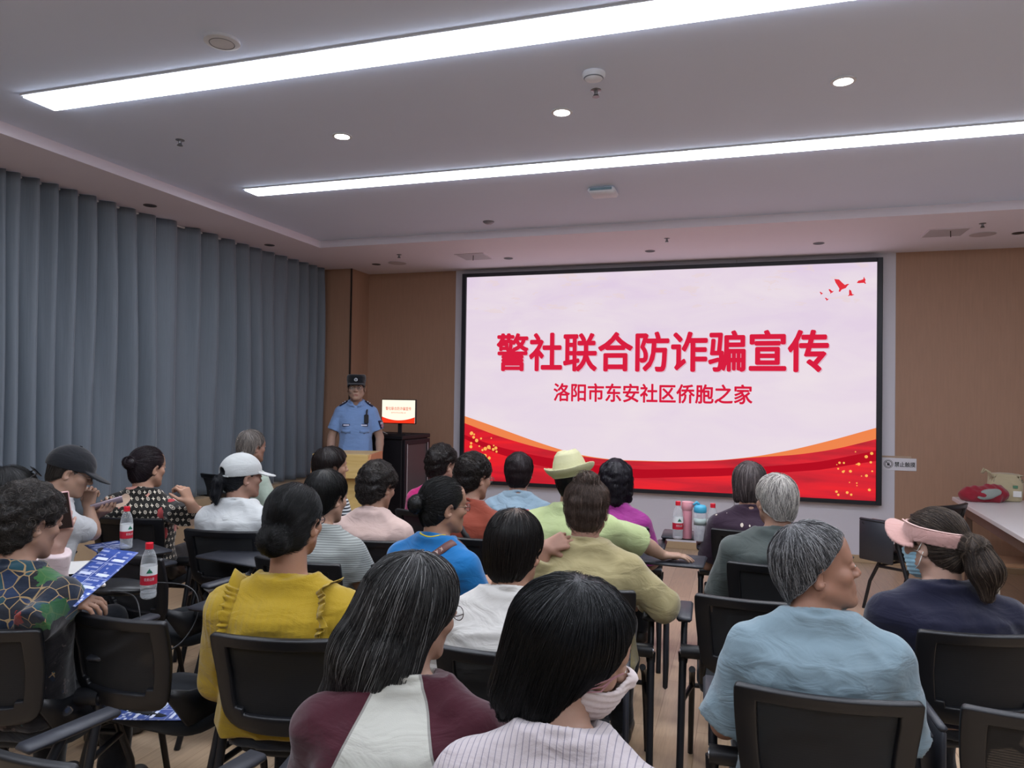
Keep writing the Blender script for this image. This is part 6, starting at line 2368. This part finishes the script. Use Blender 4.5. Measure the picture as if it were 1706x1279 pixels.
ye = hp_('yellow')
nb = ye['nb']
me_ = shirt_of(ye).data
for sx in (-1, 1):
    path = [(sx * 0.105, nb[1] + 0.02, nb[2] - 0.02), (sx * 0.125, nb[1] - 0.05, nb[2] - 0.03), (sx * 0.140, nb[1] - 0.13, nb[2] - 0.10), (sx * 0.150, nb[1] - 0.2, nb[2] - 0.17)]
    P = np.array(path)
    t = np.linspace(0, len(P) - 1, 80)
    C = np.stack([np.interp(t, np.arange(len(P)), P[:, i]) for i in range(3)], -1)
    co = np.empty(len(me_.vertices) * 3, np.float32)
    me_.vertices.foreach_get('co', co)
    bv = BVHTree.FromPolygons([Vector(p) for p in co.reshape(-1, 3)], [tuple(p.vertices) for p in me_.polygons])
    rows = [[], [], [], []]
    for i, c in enumerate(C):
        loc, nor, _, _ = bv.find_nearest(Vector(c))
        loc, nor = np.array(loc), np.array(nor)
        outw = norm(A3(sx * 0.9, -0.25, 0.25) + nor * 0.3)
        wv = 0.010 * math.sin(i * 1.05 + sx)
        fl = 0.034 * (1 if i < 30 else 1 - 0.5 * (i - 30) / 50)
        for j, q in enumerate((0, 0.35, 0.7, 1.0)):
            rows[j].append(loc - nor * 0.002 + outw * fl * q + nor * (0.010 * q + wv * q))
    o = MB().grid(rows).build('ruffle', C_['yellow'], ye['body'], smooth=True)
    o.modifiers.new('t', 'SOLIDIFY').thickness = 0.002
# rolled shoulder braid of the pinstriped blouse
nb = bb_['nb']
m = MB()
q_, pr_ = drape(bb_, [(0.06, nb[1] - 0.08, nb[2] - 0.03), (0.10, nb[1] - 0.09, nb[2] - 0.06), (0.13, nb[1] - 0.09, nb[2] - 0.11), (0.10, nb[1] - 0.14, nb[2] - 0.20), (0.09, nb[1] - 0.2, nb[2] - 0.30)], 0.012, 'bag_strap', plain('braid_navy', '2b3a5e', 0.7))
for ph in (0, math.pi):
    m.tube([p + nn * (0.010 + 0.006 * math.sin(i * 0.9 + ph)) + norm(np.cross(pr_[min(i + 1, 39)][0] - pr_[max(i - 1, 0)][0], nn)) * 0.009 * math.cos(i * 0.9 + ph) for i, (p, nn) in enumerate(pr_)], 0.006, 6)
m.build('braid_cord', plain('braid_white', 'b9bccb', 0.7), q_, smooth=True)

# ------------------------------------------------------------------ a chair under every person
CHL = {
    'greyhair': 'black chair under the person in the sage green tee, by the far curtain', 'stripes': 'black chair under the person in the black and white striped top',
    'magenta': 'black chair under the person in magenta, mesh showing the top through it', 'chambray': 'black chair under the person in the pale blue hooded shirt',
    'feather': 'black chair under the person in the feather print top, beside the bottles', 'floral': 'black chair under the person in the monogram print blouse',
    'whitecap': 'black chair under the person in the white cap and hoodie', 'blush': 'black chair under the person in the blush pink shirt',
    'rust': 'black chair under the person in the rust brown tee', 'lime': 'black chair under the person in the fedora and lime tee', 'plum': 'black chair under the person in the purple satin blouse',
    'whitehair': 'black chair under the white haired person in slate grey', 'blackcap': 'black chair under the person in the black baseball cap', 'greystripe': 'black chair under the person in the grey striped tee',
    'royal': 'black chair under the person in the royal blue tee', 'khaki': 'black chair under the person in the khaki shirt, with a tablet folded down', 'visor': 'black chair under the person in the pink sun visor',
    'sunglasses': 'black chair under the person raising a phone at the left edge', 'garden': 'black chair under the person in the garden print blouse', 'yellow': 'black chair under the person in the mustard yellow blouse',
    'ivory': 'black chair under the person in the ivory tee', 'sky': 'black chair under the person in the pale blue tee, nearest at the right', 'raglan': 'black chair under the person in the cream and maroon top',
    'bob': 'black chair under the person with the black bob and pinstriped blouse'}
CHT = {'khaki': [('folded', 1)], 'lime': [('out', 1)], 'plum': [('out', 1)], 'rust': [('out', 1)], 'sky': [('folded', 1)], 'blackcap': [('open', 1)], 'ivory': [('folded', 1)]}
CHO = {'yellow': (0.05, 0, 0), 'sky': (0.015, 0, 0), 'ivory': (0.03, 0, 0)}
for k, lb in CHL.items():
    i = hp_(k)
    off = i['Rb'] @ (A3(0, 0.125, 0) + A3(*CHO.get(k, (0, 0, 0))))
    chair(i['root'][0] + off[0], i['root'][1] + off[1], i['by'], lb, CHT.get(k, ()), key=k)

# empty chairs
chair_at(345, 790, -15, 'empty black chair against the grey curtain, behind the white cap', key='e_curtain')
chair_at(203, 925, -10, 'empty black chair in front of the flyer and bottles at the left', [('open', 1)], key='e_left')
chair_at(172, 1030, -2, 'empty black chair in the left foreground with a blue flyer on its seat', [('open', 1)], key='e_flyer')
chair_at(-20, 1250, -8, 'empty black chair cut off by the bottom left corner', key='e_corner')
chair_at(1262, 1003, 2, 'empty black chair in front of the person in the pale blue tee', key='e_mid')
chair_at(1790, 1205, 4, 'empty black chair cut off by the right edge of the picture', key='e_right')
chair_at(1592, 842, 48, 'empty black chair turned aside by the white table, with its tablet folded', [('folded', -1)], key='e_table')
# ------------------------------------------------------------------ small things on tablets, seats and the white table
def tablet_top(key, lx, ly, z=0.745):
    """point on the open tablet of a chair, in that chair's own axes"""
    c = CHAIRS[key]
    a = c.rotation_euler[2]
    return (c.location[0] + lx * math.cos(a) - ly * math.sin(a), c.location[1] + lx * math.sin(a) + ly * math.cos(a), z)


def facing(p):
    """turn so that the label looks back towards the middle of the back rows"""
    return math.atan2(p[1] - 0.3, p[0] - 0.0) - math.pi / 2


def on(u, v, z=0.745):
    return tuple(atz(u, v, z))


p = on(247, 996)
water_bottle(p, 'water bottle with red cap standing before the held blue flyer, nearest of the left pair', facing(p), 0.05)
p = on(210, 914)
water_bottle(p, 'water bottle with red cap behind the blue flyer, before the monogram blouse', facing(p) + 0.5, 0.25)
p = on(1129, 897)
water_bottle(p, 'water bottle at the left end of the bottle row by the feather print top', facing(p) + 0.3, 0.5)
p = on(1187, 902)
water_bottle(p, 'water bottle at the right end of the bottle row, beside the blue capped flask', facing(p), 0.5)
p = on(901, 920)
water_bottle(p, 'water bottle half hidden behind the thinning black hair, right of two red caps', facing(p), 0.5)
p = on(877, 918)
water_bottle(p, 'water bottle half hidden behind the thinning black hair, left of two red caps', facing(p), 0.5)
p = on(268, 1146, 0.472)
water_bottle(p, 'water bottle standing on the seat of the chair with the blue flyer', facing(p), 0.3)

# pink tumbler and blue capped flask
p = on(1144, 896)
t = empty('tumbler', p, label='slim pink tumbler in the bottle row', cat='bottle')
M_tp = plain('tumbler_pink', 'c0808c', 0.35, var=0.03)
MB().lathe([(0.0, 0), (0.030, 0), (0.031, 0.004), (0.0315, 0.165), (0.029, 0.172)], n=26).build('body', M_tp, t, smooth=True, angle=50)
MB().lathe([(0.029, 0.170), (0.034, 0.176), (0.034, 0.205), (0.030, 0.222), (0.0, 0.224)], n=26).build('lid', plain('lid_pink', 'cf9098', 0.4), t, smooth=True, angle=50)
MB().tube([(0.02, 0.0, 0.222), (0.038, 0, 0.215), (0.040, 0, 0.19)], 0.005, 8).build('carry_loop', plain('lid_pink', 'cf9098'), t, smooth=True)
p = on(1166, 900)
t = empty('flask', p, math.radians(15), label='clear flask with a bright blue cap in the bottle row', cat='bottle')
MB().lathe([(0.0, 0.002), (0.034, 0), (0.037, 0.006), (0.037, 0.16), (0.034, 0.172)], n=26).build('body', clear_plastic('flask_plastic', 'b4b8c6', 0.45), t, smooth=True, angle=50)
MB().lathe([(0.0, 0.005), (0.0345, 0.006), (0.0345, 0.11), (0.0, 0.11)], n=26).build('water', M_water, t, smooth=True, angle=50)
MB().lathe([(0.0373, 0.095), (0.0375, 0.135)], n=26).build('label', plain('flask_label', '9ba8a6', 0.5), t, smooth=True)
M_bc = plain('flask_cap_blue', '3f9cbd', 0.4)
lid = MB().lathe([(0.035, 0.168), (0.038, 0.172), (0.038, 0.20), (0.030, 0.212), (0.0, 0.216)], n=26).build('cap', M_bc, t, smooth=True, angle=50)
MB().tube([(-0.005, 0, 0.214), (-0.022, 0, 0.228), (-0.042, 0, 0.212)], [0.009, 0.010, 0.006], 8).build('spout', M_bc, lid, smooth=True)

# phones held in hands
M_phs = plain('phone_screen_dark', '3c302c', 0.12, spec=0.7)


def phone(origin, xax, yax, label, case):
    t = empty('phone', (0, 0, 0), label=label, cat='phone')
    t.matrix_world = basis(tuple(origin), xax, yax)
    MB().box((0, 0, 0), (0.074, 0.158, 0.009), bev=0.004).build('case', case, t, smooth=True, angle=50)
    MB().box((0, 0, 0.005), (0.068, 0.15, 0.002)).build('display', M_phs, t)
    return t


i = hp_('sunglasses')
w = to_world(i, i['arms'][1]['W'])
h_ = i['Rb'] @ norm(i['arms'][1]['hd'])
phone(w + h_ * 0.125 + np.array((0.012, -0.035, 0.03)), (0.75, 0.65, 0.1), (0.25, -0.1, 0.95), 'pink phone held upright by the hand at the left edge', plain('phone_pink', 'c89a98', 0.4))
i = hp_('blackcap')
w = to_world(i, i['arms'][-1]['W'])
h_ = i['Rb'] @ norm(i['arms'][-1]['hd'])
phone(w + h_ * 0.09 + np.array((0, 0, 0.032)), (0.5, -0.6, 0.5), (0.75, 0.35, 0.45), 'pale phone held by the person in the black cap', plain('phone_lilac', 'b9a9b4', 0.35))

# flyers
TL, TR, BR, BL = at(147, 919, 2.62), at(206, 936, 2.55), at(155, 1002, 2.38), at(98, 988, 2.45)
cen = (TL + TR + BR + BL) / 4
flyer(basis(tuple(cen), tuple(TR + BR - TL - BL), tuple(TL + TR - BL - BR)), 'open blue printed flyer held up by the person in the garden print blouse', w=0.185, h=0.262)
p = on(180, 910, 0.7465)
flyer(Matrix.Translation(p) @ Matrix.Rotation(math.radians(62), 4, 'Z'), 'blue flyer lying flat behind the held one, beside a water bottle', w=0.17, h=0.25, curl=0.002)
p = on(262, 1182, 0.478)
flyer(Matrix.Translation(p) @ Matrix.Rotation(math.radians(-72), 4, 'Z'), 'blue flyer lying on the seat of the empty chair in the left foreground', w=0.17, h=0.25, curl=0.002)
p = on(126, 945, 0.7475)
flyer(Matrix.Translation(p) @ Matrix.Rotation(math.radians(25), 4, 'Z'), 'plain white paper lying on a tablet behind the held flyer', w=0.2, h=0.28, name='paper_sheet', mat=M_paper, curl=0.003, prints=False)

# black pouch with a pearl clasp and its cord, on the near tablet
p = on(203, 990)
t = empty('handbag', p, math.radians(24), label='small black handbag with a pearl clasp on the left tablet', cat='bag')
V = Vol((-0.16, -0.10, -0.01), (0.16, 0.10, 0.08), 0.006)
P = V.all()
V.v = (smin(ell(P, (0, 0, 0.026), (0.13, 0.075, 0.026)), ell(P, (-0.02, 0.02, 0.036), (0.09, 0.045, 0.024)), 0.02) + 0.002 * wob(P, 50, 3)).astype(np.float32)
V.v = np.maximum(V.v, 0.001 - P[2]).astype(np.float32)
v_, f_ = V.mesh()
M_bag = plain('bag_black_leather', '17181a', 0.35, var=0.05, scale=60, bump=0.1)
bgo = np_mesh('pouch', v_, f_, [M_bag], t)
MB().lathe([(0.0, -0.009)] + [(0.009 * math.sin(a), -0.009 * math.cos(a)) for a in np.linspace(0.3, 2.84, 8)] + [(0, 0.009)], (-0.055, -0.045, 0.052), n=14).build('pearl_clasp', M_pearl, t, smooth=True)
cp = [(-0.03, -0.06, 0.03), (0.02, -0.09, 0.035), (0.09, -0.11, 0.03), (0.13, -0.16, 0.0), (0.15, -0.19, -0.08), (0.16, -0.19, -0.15), (0.20, -0.16, -0.20), (0.27, -0.10, -0.19), (0.32, -0.03, -0.10), (0.31, 0.0, -0.01), (0.26, 0.01, 0.035), (0.17, 0.02, 0.04), (0.09, 0.02, 0.045)]
tt_ = np.linspace(0, len(cp) - 1, 60)
q = np.stack([np.interp(tt_, np.arange(len(cp)), np.array(cp)[:, k]) for k in range(3)], -1)
for _ in range(6):
    q[1:-1] = (q[:-2] + 2 * q[1:-1] + q[2:]) / 4
MB().tube(q, 0.0035, 6).build('strap', M_bag, t, smooth=True)

# red bottle cap on the tablet by the black cap
p = on(184, 874)
MB().lathe([(0.015, 0), (0.0155, 0.022), (0.014, 0.0235), (0, 0.0235)], n=18).build('bottle_cap', M_red, None, smooth=True, angle=40).location = p
setp(bpy.data.objects['bottle_cap'], 'loose red bottle cap beside the hands of the person in the black cap', 'bottle cap')

# bags on the white table
pz = 0.7525
rb_ = atz(1624, 829, pz)
t = empty('red_bag', (rb_[0], 7.12, pz), math.radians(10), label='soft crumpled red bag on the white table', cat='bag')
V = Vol((-0.24, -0.15, -0.01), (0.24, 0.15, 0.20), 0.009)
P = V.all()
d = smin(ell(P, (-0.03, 0, 0.06), (0.17, 0.10, 0.075)), ell(P, (0.10, 0.01, 0.07), (0.09, 0.08, 0.085)), 0.04) + 0.014 * np.abs(wob(P, 34, 8)) + 0.006 * wob(P, 90, 2) - 0.008
d = np.maximum(d, 0.001 - P[2])
V.v = d.astype(np.float32)
v_, f_ = V.mesh()
np_mesh('bag_body', v_, f_, [cloth('bag_red_cloth', '8f2332', fold=0.5)], t)
V = Vol((-0.14, -0.13, 0.0), (0.14, 0.0, 0.16), 0.007)
P = V.all()
V.v = (ell(P, (0, -0.085, 0.075), (0.10, 0.025, 0.042), rotm(0, 0, -14)) + 0.004 * wob(P, 60, 5)).astype(np.float32)
v_, f_ = V.mesh()
np_mesh('grey_patch', v_, f_, [cloth('bag_grey_cloth', '8f9690', fold=0.4)], t)
tb2 = atz(1659, 828, pz)
t = empty('tote_bag', (tb2[0], 7.27, pz), math.radians(-6), label='beige tote bag standing on the white table behind the red bag', cat='bag')
V = Vol((-0.20, -0.12, -0.01), (0.20, 0.12, 0.28), 0.009)
P = V.all()
Kt = np.array([(0.0, 0, 0, 0.115, 0.065), (0.10, 0, 0, 0.130, 0.07), (0.20, 0.005, 0, 0.145, 0.06), (0.235, 0.01, 0, 0.15, 0.055)])
d = loft(P, Kt) + 0.005 * wob(P, 30, 4)
d = np.maximum(d, -(loft(P, Kt, -0.012)) - 0.2 * np.clip(0.05 - P[2], 0, 1) * 10)
d = np.maximum(d, 0.001 - P[2])
V.v = d.astype(np.float32)
v_, f_ = V.mesh()
M_tote = cloth('tote_canvas', 'b5a888', fold=0.4)
np_mesh('bag_body', v_, f_, [M_tote], t)
for sy in (-1, 1):
    MB().tube([(-0.10, sy * 0.055, 0.20), (-0.12, sy * 0.06, 0.245), (-0.15, sy * 0.05, 0.265), (-0.17, sy * 0.03, 0.23)], 0.008, 6).build('handle', M_tote, t, smooth=True)
m = MB()
m.box((0.06, -0.073, 0.13), (0.035, 0.004, 0.024))
m.build('green_tag', plain('tag_green', '4d7a5c', 0.5), t)
MB().box((0.075, -0.072, 0.07), (0.06, 0.004, 0.05)).build('white_tag', M_paper, t)

# prototypes that are not part of the room
for h in TABH:
    for c in list(h.children_recursive) + [h]:
        bpy.data.objects.remove(c, do_unlink=True)
